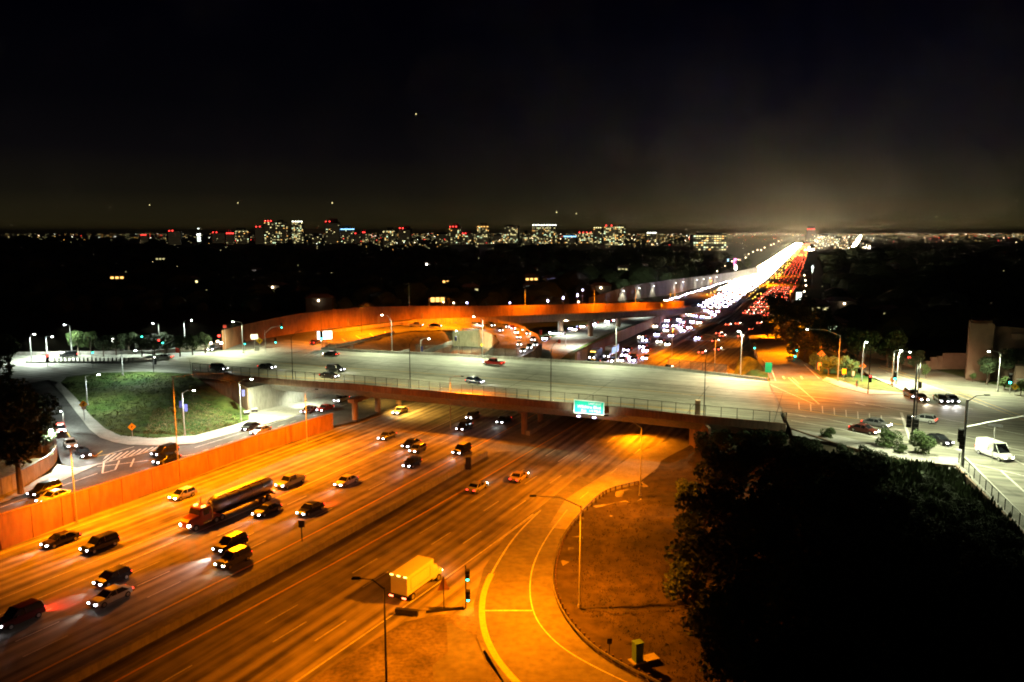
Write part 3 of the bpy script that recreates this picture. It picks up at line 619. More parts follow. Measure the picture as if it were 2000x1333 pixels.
# utility cabinet + concrete pad
q = P(1245, 1292, .5); cb = empty('utility_cabinet', q, .4, label='tall green utility cabinet on a concrete pad beyond the guardrail', cat='cabinet')
MB().box(-.45, -.4, .12, .45, .4, 2.1).build('body', M['box'], cb); MB().box(-.5, -.45, 2.1, .5, .45, 2.2).build('lid', M['box'], cb)
MB().box(-.4, -.43, .3, -.02, -.405, 1.95).build('door', M['box'], cb); MB().box(.02, -.43, .3, .4, -.405, 1.95).build('door', M['box'], cb); MB().box(-.8, -.6, 0, 2.4, .6, .12).build('pad', M['walk'], cb)
for (px, py) in ((1198, 1170), (1400, 990)):
    pass
q = P(1190, 1280, .2); MB().tube([(0, 0, 0), (0, 0, 1.8)], .05).box(-.25, -.04, 1.3, .25, .04, 1.9).build('marker_post', M['dark'], loc=q); tag(bpy.context.scene.objects['marker_post'], 'small dark marker post on the bank left of the utility cabinet', 'post')
# drain crack (dark cable) across the bank
mb = MB(); pts = [P(1135, 1188, .35), P(1165, 1190, .45), P(1200, 1196, .5), P(1240, 1195, .6), (P(1290, 1189, .7)), P(1330, 1187, .9)]
ribbon(mb, smoothed(pts, 2), .16, .12); o = mb.build('cable', M['dark']); tag(o, 'dark cable lying across the dirt bank from the near lamp pole', 'cable')

# ================================================================== LAMP POLES
def lamp(base, top_py, head_px, head_py, col, label, power=0, light=None, glow=None, drop=.25, group=None, aimdz=0, pole_m=None, size=160, r0=.13, name='street_lamp', headshow=True, curve=True):
    b = Vector(base); zt = zat(b, top_py); hp = None
    e = empty(name, b, label=label, cat='street lamp', group=group)
    if head_px is not None:
        # head on the line of sight, at about the pole's distance
        yy = b.y; hp = PD(head_px, head_py, yy)
    mb = MB(); h = zt - b.z; mb.tube([(0, 0, 0), (0, 0, h)], [r0, r0 * .6], 8); mb.build('pole', pole_m or M['metal'], e)
    mb = MB(); mb.tube([(0, 0, 0), (0, 0, .35)], r0 * 1.7, 8); mb.build('base', M['walk'], e)
    if hp is not None:
        r_ = hp - b; mb = MB(); mid = Vector((r_.x * .45, r_.y * .45, h + (r_.z - h) * .85)); mb.tube([(0, 0, h - .15), mid, r_], [.07, .055, .045], 6); mb.build('arm', pole_m or M['metal'], e)
        d = Vector((r_.x, r_.y, 0)); d = d.normalized() if d.length > .1 else Vector((1, 0, 0)); rot = Matrix.Translation(r_) @ d.to_track_quat('X', 'Z').to_matrix().to_4x4()
        mb = MB(); mb.box(-.15, -.17, -.07, .65, .17, .09, M=rot); mb.build('lamp_head', M['dark'], e)
        if glow:
            mb = MB(); s_ = .2; c = Matrix.Translation(r_ + d * .3 - Vector((0, 0, .12))); mb.box(-s_, -s_ * .9, -.1, s_, s_ * .9, .03, M=c); mb.build('bulb', E_[glow], e)
        if power:
            p = hp + Vector((0, 0, -drop - .1)) + d * .3; spot('lamp_light', p, p + Vector((0, 0, -5)), power, light, size, .55, .2, e)
    elif power:
        p = b + Vector((0, 0, h - .3)); spot('lamp_light', p, p + Vector((0, 0, -5)), power, light, size, .55, .2, e)
    return e
def free_lamp(px, py, z, hz, power, light, label, size=150, armdir=None):
    "freeway lamp given by its base, pole height and arm direction"
    b = P(px, py, z); e = empty('street_lamp', b, label=label, cat='street lamp')
    MB().tube([(0, 0, 0), (0, 0, hz)], [.13, .08], 8).build('pole', M['metal'], e)
    d = Vector(armdir or (1, 0, 0)).normalized(); MB().tube([(0, 0, hz - .1), d * 1.5 + Vector((0, 0, hz + .6)), d * 3.5 + Vector((0, 0, hz + .8))], .05, 6).build('arm', M['metal'], e)
    rot = Matrix.Translation(d * 3.5 + Vector((0, 0, hz + .8))) @ d.to_track_quat('X', 'Z').to_matrix().to_4x4()
    MB().box(-.1, -.16, -.06, .6, .16, .08, M=rot).build('lamp_head', M['dark'], e)
    p = b + d * 3.8 + Vector((0, 0, hz + .5)); spot('lamp_light', p, p + Vector((0, 0, -5)), power, light, size, .55, .2, e); return e
# sodium lamps of the freeway
lamp(P(1132, 1186, .3), 988, 1045, 969, None, 'tall sodium lamp with long curved arm on the bank inside the guardrail', 17500, SOD)
lamp(P(1250, 968, .3), 835, 1187, 812, None, 'sodium lamp at the end of the guardrail just before the bridge', 15000, SOD)
lamp(Vector((WB[3].x, WB[3].y, WT[3])) * 1, 735, 440, 730, None, 'tall pole rising from the orange retaining wall, its foot lit orange', 30000, SOD)
lamp(P(755, 1345), 1148, 700, 1130, None, 'dark pole at the lower edge with an added lamp lighting the gore', 3800, SOD, pole_m=M['dark'])  # the pole is bare; arm and lamp are added to light the gore
lamp(Vector((FBs[20].x, FBs[20].y, FTs[20])), 553, 790, 556, None, 'tall orange lit pole standing above the sound wall of the flyover', 0)
for k_, (px, py, pw_) in enumerate(((600, 872, 11000), (150, 1022, 11000), (880, 838, 9000))): free_lamp(px, py, 0, 12, pw_, SOD, ('added slim freeway lamp in front of the retaining wall near the bridge', 'added slim freeway lamp in front of the retaining wall at the left edge', 'added slim freeway lamp beside the low wall before the bridge')[k_], armdir=(.8, -.6, 0))  # lamps added to lighten the near lanes with orange
q = P(800, 815); spot('underbridge_light', (q.x - 3, q.y + 4, 5.2), (q.x, q.y + 5, 0), 7000, (1, .52, .08), 150, .8, .3)
q = P(1245, 862); spot('underbridge_light', (q.x, q.y + 3, 5.3), (q.x, q.y, 0), 6500, SOD, 130, .8, .3)
q = P(740, 790); spot('underbridge_light', (q.x, q.y, 5.2), (q.x, q.y, 0), 1500, (1, .52, .08), 150, .8, .3)
# loop / flyover sodium lamps
for (px, py, z, pw_, hz) in ((700, 655, 8, 26000, 11), (860, 640, 8, 26000, 11), (1000, 655, 6, 8500, 9), (620, 675, 8, 6000, 10)):
    q = P(px, py, z)
    lamp(q + Vector((0, 6, 0)), proj(q + Vector((0, 6, hz)))[1], px + 14, proj(q + Vector((0, 6, hz)))[1] - 3, None, {700: 'slim sodium lamp behind the orange loop near the floodlit white sign', 860: 'slim sodium lamp behind the loop near the two parked dark cars', 1000: 'slim sodium lamp over the queueing cars of the loop', 620: 'slim sodium lamp by the crosswalk at the loop entrance'}[px], pw_, SOD, r0=.07, pole_m=M['dark'])
for i, (px, pw_) in enumerate(((1027, 5000), (1158, 5000), (1250, 4500), (1310, 4500))):
    k = min(range(len(FBs)), key=lambda j: abs(proj(FBs[j])[0] - px)); q = FBs[k]; b = Vector((q.x, q.y, FTs[k]))
    e = lamp(b, proj(b + Vector((0, 0, 7)))[1], None, 0, None, 'thin lamp pole on the flyover wall over an orange pool, ' + (('by the loop', 'above a pier', 'near the merge', 'at the merge')[i]), 0, r0=.09)
    n_ = inward(k, FBs); p = q + n_ * 7 + Vector((0, 0, FTs[k] - q.z + 4)); spot('wall_wash', p, q + Vector((0, 0, 1)), pw_ * 1.3, SOD, 140, .5, .2)
# right side sodium
free_lamp(1560, 690, 6.5, 10, 24000, SOD, 'sodium lamp over the orange lit entry ramp beside the far trees', armdir=(-1, 0, 0))
lamp(P(1636, 745, 8), 655, 1579, 643, None, 'orange lit lamp with a very long arm at the corner of the entry ramp', 26000, SOD, glow='white')
lamp(P(1520, 655, 3.5), 625, 1512, 622, None, 'thin pole standing at the far end of the entry ramp', 8000, SOD, r0=.08)
free_lamp(1395, 740, 0, 13, 20000, SOD, 'added freeway lamp just behind the bridge beside the far right lanes', armdir=(-1, .3, 0))  # added to brighten the lanes beyond the bridge
for i, (s, t, pw_) in enumerate(((215, 6, 14000), (262, 33, 20000), (310, -22, 9000), (380, -33, 14000), (430, 30, 18000), (520, -30, 40000), (640, 0, 52000), (800, 0, 70000))):  # added lamps; the far ones boosted to stand for headlight light on the pavement
    b = RT(s, t, 0); e = empty('added_freeway_lamp', b, label='added sodium lamp pole along the far freeway, %s' % ('just behind the bridge on the median', 'by the dark right hand trees', 'by the long grey side wall', 'where the flyover joins', 'beside the taillight lanes', 'in front of the floodlit sound wall', 'in the thick of the headlights', 'the last before the lights blur together')[i], cat='street lamp')
    MB().tube([(0, 0, 0), (0, 0, 11)], [.14, .1], 6).build('pole', M['metal'], e); MB().box(-.3, -.3, 10.8, .9, .3, 11.05).build('lamp_head', M['dark'], e)
    p = b + Vector((.4, 0, 10.6)); spot('lamp_light', p, p - Vector((0, 0, 5)), pw_, SOD, 160, .8, .3, e)
# white LED lamps: base px, py, z, top, head px, py, power
LL = [((171, 792, 5.9), 735, 190, 731, 2200, 'white lamp pole standing on the grass slope beside the yellow diamond'), ((84, 905, 3.2), 843, 96, 838, 4200, 'white lamp pole on the dry bank at the left edge'), ((126, 838, 4.8), 806, 120, 802, 1500, 'short white pole beside the queueing cars of the side street'), ((240, 733, 8), 690, 262, 684, 2600, 'dim pole at the top edge of the grass slope') , ((62, 706, 8), 662, 65, 652, 5000, 'lamp with a yellow glow at the far left of the upper road'), ((93, 700, 8), 658, 100, 657, 5000, 'white lamp pole behind the red signal on the upper road'),
      ((141, 695, 8), 636, 128, 634, 3500, 'white lamp pole beside the floodlit leafy tree'), ((313, 690, 8), 632, 300, 631, 5000, 'white lamp pole behind the signals of the upper left junction'),
      ((362, 682, 8), 628, 372, 625, 5000, 'white lamp pole between the junction signals and the flyover wall'), ((475, 690, 8), 630, 457, 628, 7000, 'white lamp pole at the start of the flyover sound wall'),
      ((361, 851, 1.9), 768, 376, 762, 5200, 'white lamp with hanging banners at the foot of the grass slope'), ((471, 822, 1.4), 745, 489, 740, 9000, 'white lamp with a banner in front of the bridge abutment'),
      ((766, 689, 8), 627, 748, 615, 5000, 'white lamp pole on the far kerb of the bridge nearest the junction'), ((822, 690, 6.5), 665, 836, 661, 600, 'short white lamp with banners inside the loop'),
      ((943, 700, 8), 625, 927, 618, 8000, 'curved white lamp on the far kerb beside the underpass'), ((1203, 713, 8), 640, 1190, 632, 5500, 'white lamp pole on the far kerb over the freeway'),
      ((1446, 738, 8), 657, 1445, 646, 8000, 'white lamp pole on the far kerb near the entry ramp'), ((1682, 745, 8), 672, 1690, 668, 5000, 'plain white pole beside the orange diamond sign'),
      ((1742, 752, 8), 686, 1758, 684, 6000, 'pinkish lamp pole at the right junction'), ((1751, 750, 8), 690, 1775, 687, 3600, 'white lamp pole carrying the green signal at the right junction'),
      ((1948, 765, 8), 690, 1934, 686, 5000, 'white lamp pole in front of the brown building'), ((896, 690, 2), 648, 893, 646, 800, 'slender white pole with red and blue banners left of the underpass')]
for (b, tp, hx, hy, pw_, lb) in LL:
    lamp(P(*b), tp, hx, hy, None, lb, pw_ * 1.0, LED if b[0] > 400 else LEDW, glow='led', r0=.16)
for (b, tp, hx, hy, pw_, lb) in (((1785, 868, 8), 716, 1800, 706, 9000, 'dark lamp arm above the tall black signal pole of the right junction'), ((1880, 914, 8), 782, 1925, 772, 5000, 'curved luminaire arm over the near mast arm signal'), ((2030, 1010, 8), 850, 2060, 840, 700, 'lamp pole just past the right edge of the lower street')):
    lamp(P(*b), tp, hx, hy, None, lb, pw_, LED, pole_m=M['dark'], r0=.12)
# bridge-side dark lamps
for f_px, tp, hx, hy, lb in ((575, 658, 590, 640, 'dark lamp pole on the bridge fence nearest the junction'), (804, 672, 822, 660, 'dark lamp pole on the bridge fence above the left columns'), (1076, 682, 1092, 664, 'dark lamp pole on the bridge fence left of the green sign'), (1372, 702, 1385, 688, 'dark lamp pole on the bridge fence near its right end')):
    k = min((near_pt(i / 200, 8.15, .6) for i in range(201)), key=lambda p: abs(proj(p)[0] - f_px)); dd = Vector((bu.x * 0 - bu.y, bu.x, 0)) * 3.2
    e = lamp(k, tp, None, 0, None, lb, 0, pole_m=M['dark'], r0=.12); zt = zat(k, tp); n_ = Vector((-bu.y, bu.x, 0)); n_ = n_ if n_.y > 0 else -n_
    MB().tube([(0, 0, zt - k.z - .1), n_ * 2 + Vector((0, 0, zt - k.z + .9)), n_ * 4 + Vector((0, 0, zt - k.z + 1.1))], .055, 6).build('arm', M['dark'], e)
    MB().box(n_.x * 4 - .2, n_.y * 4 - .35, zt - k.z + 1.05, n_.x * 4 + .2, n_.y * 4 + .35, zt - k.z + 1.2).build('lamp_head', M['dark'], e)
    p = k + n_ * 6 + Vector((0, 0, zt - k.z + .95)); spot('lamp_light', p, p + Vector((n_.x * 3, n_.y * 3, -6)), 8200, (1, .98, .5), 150, .7, .2, e)
# fascia wash on the left of the bridge comes from the banner lamp; frontage road lamps under the flyover
for (px, py, z, pw_) in ((1090, 660, 6, 3500), (1160, 640, 6, 3500), (1230, 622, 6, 4000), (1105, 682, 6, 4500)):  # last lamp added to whiten the road against the orange
    q = P(px, py, .5); free_lamp(px, py - 4, .5, 6.5, pw_, LEDW, 'short lamp pole beside the lower road under the flyover, ' + {1090: 'by its first pier', 1160: 'by the middle pier', 1230: 'by the last pier', 1105: 'added nearest the bridge'}[px])
q = P(915, 690, .5); spot('underpass_light', (q.x, q.y, 3.0), (q.x, q.y + 15, 5), 5500, (.95, 1, .42), 140, .5, .3)
q = P(925, 648, 7); spot('underpass_light', (q.x, q.y + 6, 12), (q.x, q.y + 6, 0), 5000, (1, .98, .9), 90, .5, .3)
q = P(640, 800, .5); spot('underbridge_light', (q.x - 6, q.y + 2, 5.0), (q.x - 7, q.y + 4, 0), 2200, (.9, 1, .7), 150, .8, .3)
q = P(700, 780, .5); spot('underbridge_light', (q.x, q.y + 8, 5.0), (q.x, q.y + 9, 0), 1500, (.9, 1, .8), 150, .8, .3)

# ================================================================== TRAFFIC SIGNALS
def signal_head(par, c, yaw, col, n_=3, on=2, s=1.0):
    "housing with three visors; lens on"
    Mx = Matrix.Translation(c) @ Matrix.Rotation(yaw, 4, 'Z'); mb = MB(); mb.box(-.2 * s, -.14 * s, -.55 * s, .2 * s, .14 * s, .55 * s, M=Mx)
    for k in range(3):
        z = (.36 - .36 * k) * s; mb.box(-.17 * s, -.34 * s, z + .12 * s, .17 * s, -.14 * s, z + .15 * s, M=Mx); mb.box(-.17 * s, -.34 * s, z - .1 * s, -.14 * s, -.14 * s, z + .15 * s, M=Mx); mb.box(.14 * s, -.34 * s, z - .1 * s, .17 * s, -.14 * s, z + .15 * s, M=Mx)
    h = mb.build('signal_head', M['dark'], par)
    if col == 'off': return
    z = (.36 - .36 * on) * s; mb = MB(); L = 10
    V = [Mx @ Vector((.13 * s * math.cos(2 * math.pi * i / L), -.16 * s, z + .13 * s * math.sin(2 * math.pi * i / L))) for i in range(L)] + [Mx @ Vector((0, -.24 * s, z))]
    mb.add(V, [(i, (i + 1) % L, L) for i in range(L)]); mb.build('lens', E_[col], h)
def signal(base, top_py, heads, label, arm=None, rad=.1, pole_m=None, s=1.2, lum=None):
    b = Vector(base); e = empty('traffic_signal', b, label=label, cat='traffic signal'); h = zat(b, top_py) - b.z
    MB().tube([(0, 0, 0), (0, 0, h)], rad, 8).build('pole', pole_m or M['metal'], e)
    if arm:
        pts = [PD(x, y, b.y) - b for x, y in arm]; MB().tube(pts, .09 if rad < .2 else .13, 7).build('mast_arm', pole_m or M['metal'], e)
    for (x, y, col) in heads:
        c = PD(x, y, b.y - .1) - b; on = 2 if col == 'green' else 0; c.z -= (.36 - .36 * on) * s; yaw = math.atan2(b.x, b.y) * -1
        signal_head(e, c, yaw, col, 3, on, s)
    return e
signal(P(910, 1188), 1105, [(913, 1131, 'green'), (914, 1171, 'green')], 'ramp meter signal with two green lights beside the stop line', s=1.35, rad=.07, pole_m=M['dark'])
signal(P(1474, 697, 5.0), 672, [(1474, 680, 'green')], 'green ramp meter signal left of the entry ramp', s=1.7, rad=.1)
signal(P(1556, 700, 7.0), 672, [(1556, 685, 'green'), (1553, 696, 'green')], 'green ramp meter signal right of the entry ramp by the trees', s=2.0)
signal(P(1749, 752, 8), 730, [(1748, 740, 'green')], 'large green signal on the white lamp pole of the right junction', s=1.9)
signal(P(1972, 770, 8), 735, [(1973, 747, 'green')], 'green signal at the right edge in front of the hedge', s=2.2, arm=((1985, 741), (2040, 741)))
signal(P(1780, 868, 8), 712, [(1776, 815, 'off'), (1790, 822, 'off')], 'tall black signal pole in the middle of the right junction', rad=.16, pole_m=M['dark'], s=2.0)
signal(P(1695, 770, 8), 680, [(1700, 735, 'red')], 'bare dark pole with a red signal behind the corner triangle', pole_m=M['dark'], rad=.12, s=1.6)
signal(P(1878, 912, 8), 782, [(1877, 842, 'off'), (1880, 855, 'off')], 'near signal pole with a long white mast arm over the lower right street', arm=((1884, 835), (1930, 825), (2060, 803)), rad=.17, pole_m=M['metal'], s=2.0)
signal(P(181, 722, 8), 655, [(181, 689, 'green')], 'signal pole with a small green light at the edge of the upper grass', s=1.5)
signal(P(300, 727, 8), 652, [(277, 658, 'green'), (310, 665, 'red'), (318, 670, 'green')], 'signal pole with a curved arm in front of the upper left junction', arm=((298, 662), (290, 653), (277, 652)), s=1.4, pole_m=M['dark'])
signal(P(301, 716, 8), 688, [(303, 702, 'off')], 'low signal with a curved white arm reaching right at the upper left junction', arm=((302, 688), (318, 675), (340, 664)), s=1.6)
signal(P(478, 690, 8), 665, [(478, 672, 'green')], 'small green signal on the corner island beside the lamp pole', s=1.4)
signal(P(519, 690, 8), 645, [(550, 640, 'green'), (538, 669, 'green')], 'signal pole with an arched arm on the corner island', arm=((519, 650), (530, 640), (550, 636)), s=1.5)
signal(P(628, 683, 8), 652, [(628, 662, 'green')], 'large green signal below the floodlit white sign', s=2.6)
signal(P(93, 715, 8), 680, [(92, 695, 'red')], 'bright red signal at the far left of the upper road', s=2.0)

# ================================================================== SIGNS
def textm(txt, size, mt, par, loc, rot, name='lettering', ext=.02):
    cu = bpy.data.curves.new(name, 'FONT'); cu.body = txt; cu.size = size; cu.extrude = ext; cu.align_x = 'RIGHT' if name == 'lettering_right' else 'CENTER'; cu.align_y = 'CENTER'
    o = bpy.data.objects.new('lettering', cu); C.objects.link(o); bpy.context.view_layer.update(); me = bpy.data.meshes.new_from_object(o.evaluated_get(bpy.context.evaluated_depsgraph_get())); bpy.data.objects.remove(o)
    o = link('lettering', me, mt, par, loc); o.rotation_euler = rot; return o
# overhead guide sign on the fascia
k = min((near_pt(i / 400, 9, 0) for i in range(401)), key=lambda p: abs(proj(p)[0] - 1154)); byaw = math.atan2(bu.y, bu.x)
gs = empty('guide_sign', Vector((k.x, k.y, 0)) + Vector((bu.y, -bu.x, 0)) * .9, byaw, label='lit green freeway guide sign with white lettering hung on the bridge side', cat='sign')
zc = (zat(gs.location, 783) + zat(gs.location, 809)) / 2; hh = (zat(gs.location, 783) - zat(gs.location, 809)) / 2; hw = 3.3
msg = mat('guide_sign_green', (.0, .42, .34), .5, var=.03, scale=1); mwh = mat('reflective_white', (.85, .88, .85), .5, var=.02, scale=1)
MB().box(-hw, -.05, zc - hh, hw, .05, zc + hh).build('sign_panel', msg, gs)
mb = MB()
for (x0, z0, x1, z1) in ((-hw, hh - .14, hw, hh), (-hw, -hh, hw, -hh + .14), (-hw, -hh + .14, -hw + .14, hh - .14), (hw - .14, -hh + .14, hw, hh - .14)): mb.box(x0, -.08, zc + z0, x1, -.055, zc + z1)
mb.build('border', mwh, gs)
for t_, s_, x_, z_ in (('LAST EXIT', .62, 1.3, .82), ('Wilshire Blvd', .95, 0, .05), ('Exit', .7, -1.1, -.75), ('1/2 MILE', .7, 1.3, -.75)): textm(t_, s_, mwh, gs, (x_, -.09, zc + z_), (R(90), 0, 0))
for x_ in (-1.9, 1.5):
    MB().tube([(x_, .5, zc - hh - .25), (x_, -1.1, zc - hh - .35)], .04, 5).build('lamp_bracket', M['dark'], gs)
    MB().box(x_ - .3, -1.35, zc - hh - .45, x_ + .3, -1.05, zc - hh - .28).build('sign_lamp', E_['vio'], gs)
    p = gs.location + Vector((bu.x * x_ + bu.y * 1.7, bu.y * x_ - bu.x * 1.7, zc - hh - .35)); tgt = gs.location + Vector((bu.x * x_, bu.y * x_, zc + .3))
    spot('sign_light', p, tgt, 420, (.8, 1, .7), 150, .6, .15)
def sign(px, py, z, kind, label, bpy_=None, wpx=9, col='signyellow', hpx=None, post_py=None, cat='sign'):
    "small sign: panel centred on the pixel, post down to the ground at level z"
    gy = post_py or py + 18; b = P(px, gy, z); c = PD(px, py, b.y) - b; sz = wpx / F * b.length / 2; hz = (hpx or wpx) / F * b.length / 2; e = empty('road_sign', b, math.atan2(-b.x, b.y), label=label, cat=cat)
    MB().tube([(0, 0, 0), (0, 0, c.z + hz)], .05, 6).build('post', M['metal'], e); mb = MB()
    if kind == 'diamond':
        r_ = sz * 1.15; V = [(-r_, -.06, c.z), (0, -.06, c.z - r_), (r_, -.06, c.z), (0, -.06, c.z + r_)]; V += [(x, y - .04, zz) for x, y, zz in V]
        mb.add(V, [(0, 1, 2, 3), (7, 6, 5, 4), (0, 4, 5, 1), (1, 5, 6, 2), (2, 6, 7, 3), (3, 7, 4, 0)])
        mb.build('panel', M[col], e); m2 = MB(); m2.box(-.06, -.13, c.z - r_ * .4, .06, -.105, c.z + r_ * .4); m2.box(-r_ * .3, -.13, c.z - r_ * .1, -.06, -.105, c.z + .05); m2.box(.06, -.13, c.z + .08, r_ * .3, -.105, c.z + .2); m2.build('symbol', M['dark'], e)
    else:
        mb.box(-sz, -.1, c.z - hz, sz, -.06, c.z + hz); mb.build('panel', M[col] if col in M else E_[col], e)
    return e
sign(165, 790, 5.8, 'diamond', 'yellow diamond sign with a small plate on the sidewalk beside the grass slope', wpx=12, post_py=822)
sign(166, 797, 5.8, 'rect', 'small white plate below the yellow diamond on the sloping sidewalk', wpx=7, hpx=5, col='paint', post_py=822)
sign(259, 834, 3.0, 'diamond', 'yellow diamond sign low on the dry grass above the hatched markings', wpx=12, post_py=855)
sign(508, 666, 8, 'diamond', 'yellow diamond sign on the corner island before the flyover wall', wpx=11, post_py=689)
sign(498, 658, 8, 'rect', 'pale rectangular sign behind the yellow diamond of the corner island', wpx=13, hpx=9, col='trailer', post_py=684)
sign(502, 681, 8, 'rect', 'pale cabinet like sign low on the corner island', wpx=8, hpx=10, col='trailer', post_py=690)
sign(348, 682, 8, 'rect', 'red and white sign at the parapet behind the upper left junction', wpx=8, hpx=14, col='signred', post_py=694)
sign(441, 638, 8, 'rect', 'small red sign on a tall post at the end of the flyover wall', wpx=6, hpx=6, col='signred', post_py=684)
sign(268, 675, 8, 'rect', 'small white sign behind the upper road in front of the trees', wpx=6, hpx=8, col='paint', post_py=692)
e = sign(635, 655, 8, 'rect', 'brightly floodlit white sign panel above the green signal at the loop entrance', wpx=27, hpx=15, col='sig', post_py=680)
MB().tube([(0, 0, 6), (5.5, 0, 7)], .06, 6).build('bracket_arm', M['metal'], e)
sign(1603, 692, 8, 'diamond', 'orange diamond sign above a pale orange plate beside the entry ramp', wpx=12, col='signorange', post_py=722)
sign(1600, 715, 8, 'rect', 'tall pale orange construction board beside the entry ramp', wpx=6, hpx=13, col='signorange', post_py=725)
sign(1683, 715, 8, 'diamond', 'orange diamond sign on the white pole right of the entry ramp', wpx=10, col='signorange', post_py=745)
sign(1500, 718, 7.5, 'rect', 'tall green sign at the near end of the entry ramp', wpx=12, hpx=19, col='signgreen', post_py=742)
sign(1648, 726, 8, 'rect', 'square yellow sign in the leaves behind the corner triangle', wpx=7, hpx=9, col='signyellow', post_py=742)
sign(1666, 730, 8, 'rect', 'narrow cream post sign in the corner triangle', wpx=4, hpx=8, col='trailer', post_py=742)
sign(1742, 742, 8, 'rect', 'small orange plate beside the large green signal', wpx=6, hpx=7, col='signorange', post_py=752)
sign(1796, 752, 8, 'rect', 'dark back of a sign on the right junction island', wpx=6, hpx=12, col='dark', post_py=762)
sign(1981, 756, 8, 'diamond', 'yellow diamond beside the green signal at the right edge', wpx=10, post_py=772)
sign(1937, 831, 8, 'rect', 'dark street name sign hanging under the long mast arm', wpx=22, hpx=5, col='dark', post_py=905)
sign(1775, 700, 8, 'rect', 'small round red sign before the stepped plaster wall', wpx=5, hpx=5, col='red', post_py=712)
sign(923, 673, 2.6, 'diamond', 'yellow diamond sign in front of the floodlit underpass', wpx=7, post_py=700) if False else None
sign(942, 674, 8, 'diamond', 'yellow diamond sign on the curved white lamp beside the underpass', wpx=7, post_py=697)
sign(1092, 667, .5, 'rect', 'reddish sign on the verge of the lower road', wpx=6, hpx=7, col='signred', post_py=682)
sign(1056, 650, 4.5, 'rect', 'red marker sign at the bend of the queueing ramp', wpx=5, hpx=10, col='signred', post_py=668)
# foreground ramp sign seen from behind
q = P(867, 1193); e = empty('road_sign', q, .2, label='dark triangular sign seen edge on beside the truck and the ramp meter', cat='sign')
MB().tube([(0, 0, 0), (0, 0, 4.3)], .06, 6).build('post', M['dark'], e); mb = MB(); mb.add([(-.75, 0, 2.6), (.75, 0, 2.6), (0, 0, 4.4), (-.75, .06, 2.6), (.75, .06, 2.6), (0, .06, 4.4)], [(0, 1, 2), (5, 4, 3), (0, 3, 4, 1), (1, 4, 5, 2), (2, 5, 3, 0)]); mb.build('panel', M['tan'], e)
q0 = P(775, 1200); mb = MB(); wallmesh(mb, [P(773, 1199), P(816, 1203)], [.7, .7], .5); o = mb.build('crash_rail', M['dark']); tag(o, 'short dark barrier block lying beside the truck lane', 'barrier')
mb = MB(); wallmesh(mb, [P(832, 1198), P(868, 1194), P(905, 1190)], [.3] * 3, .15); o = mb.build('crash_rail', M['dark']); tag(o, 'thin dark rail running to the foot of the ramp meter', 'rail')
# banners on lamp poles
for (px, py, z, lb) in ((353, 790, 1.9, 'upper'), (363, 797, 1.9, 'lower'), (475, 768, 1.4, 'on the abutment lamp'), (890, 662, 2, 'by the underpass'), (824, 682, 6.5, 'inside the loop')):
    b = P(px, py + 45 if px < 500 else py + 28, z); c = PD(px, py, b.y); MB().box(-.35, -.02, -.8, .35, .02, .8).build('banner', M['banner'], loc=c); 
bl = [o for o in sc.objects if o.name.startswith('banner')]
for o, lb in zip(sorted(bl, key=lambda x: x.name), ('red and blue pole banner on the left of the lamp at the grass slope foot', 'blue pole banner right of the lamp at the grass slope foot', 'pole banner on the lamp before the bridge abutment', 'blue pole banner on the slender pole by the underpass', 'dark blue pole banner on the short lamp inside the loop')): tag(o, lb, 'banner')
# overhead gantry behind the flyover
q = PD(838, 590, 360); e = empty('sign_gantry', Vector((q.x, q.y, 9)), .2, label='orange lit overhead sign gantry beyond the flyover wall', cat='gantry')
z1 = zat(e.location, 583) - 9; MB().tube([(0, 0, 0), (0, 0, z1)], .2, 6).build('post', M['metal'], e); MB().tube([(0, 0, z1), (7.5, 2, z1 - .4)], .2, 6).build('beam', M['signorange'], e)
for i in range(3): MB().box(.8 + i * 2.3, -.2, z1 - 1.8, 2.6 + i * 2.3, 0, z1 + .3).build('panel', E_['wino'], e)
# highway trash cans / bench at abutment
for i, (px, py) in enumerate(((482, 812), (497, 806))):
    q = P(px, py, 1.2); e = empty('white_crate', q, .5, label=('first' if i == 0 else 'second') + ' white topped dark bin at the foot of the bridge abutment', cat='bin'); MB().box(-.7, -.5, 0, .7, .5, .8).build('bin_body', M['dark'], e); MB().box(-.75, -.55, .8, .75, .55, 1.1).build('bin_lid', M['trailer'], e)

# ================================================================== VEHICLES
def loft(secs, close=True):
    V = []; Fc = []; n = len(secs[0][1])
    for x, ring in secs:
        for (y, z) in ring: V.append((x, y, z))
    for i in range(len(secs) - 1):
        for k in range(n): Fc.append((i * n + k, i * n + (k + 1) % n, (i + 1) * n + (k + 1) % n, (i + 1) * n + k))
    if close: Fc += [tuple(range(n))[::-1], tuple(range((len(secs) - 1) * n, len(secs) * n))]
    return V, Fc
def ring(w_, zb, zt, tuck=.86): return [(-w_ * .9, zb), (w_ * .9, zb), (w_, zb + .18), (w_, zb + (zt - zb) * .72), (w_ * tuck, zt), (-w_ * tuck, zt), (-w_, zb + (zt - zb) * .72), (-w_, zb + .18)]
WH = MB(); WH.tube([(0, -.11, 0), (0, .11, 0)], .33, 14); WHm = mesh('wheel', WH.V, WH.F); RM = MB(); RM.tube([(0, -.125, 0), (0, .125, 0)], .2, 10); RMm = mesh('rim', RM.V, RM.F)
BW = MB(); BW.tube([(0, -.16, 0), (0, .16, 0)], .5, 14); BWm = mesh('wheel', BW.V, BW.F); BR = MB(); BR.tube([(0, -.175, 0), (0, .175, 0)], .28, 10); BRm = mesh('rim', BR.V, BR.F)
for me_, m_ in ((WHm, M['rubber']), (RMm, M['rim']), (BWm, M['rubber']), (BRm, M['rim'])): me_.materials.append(m_)
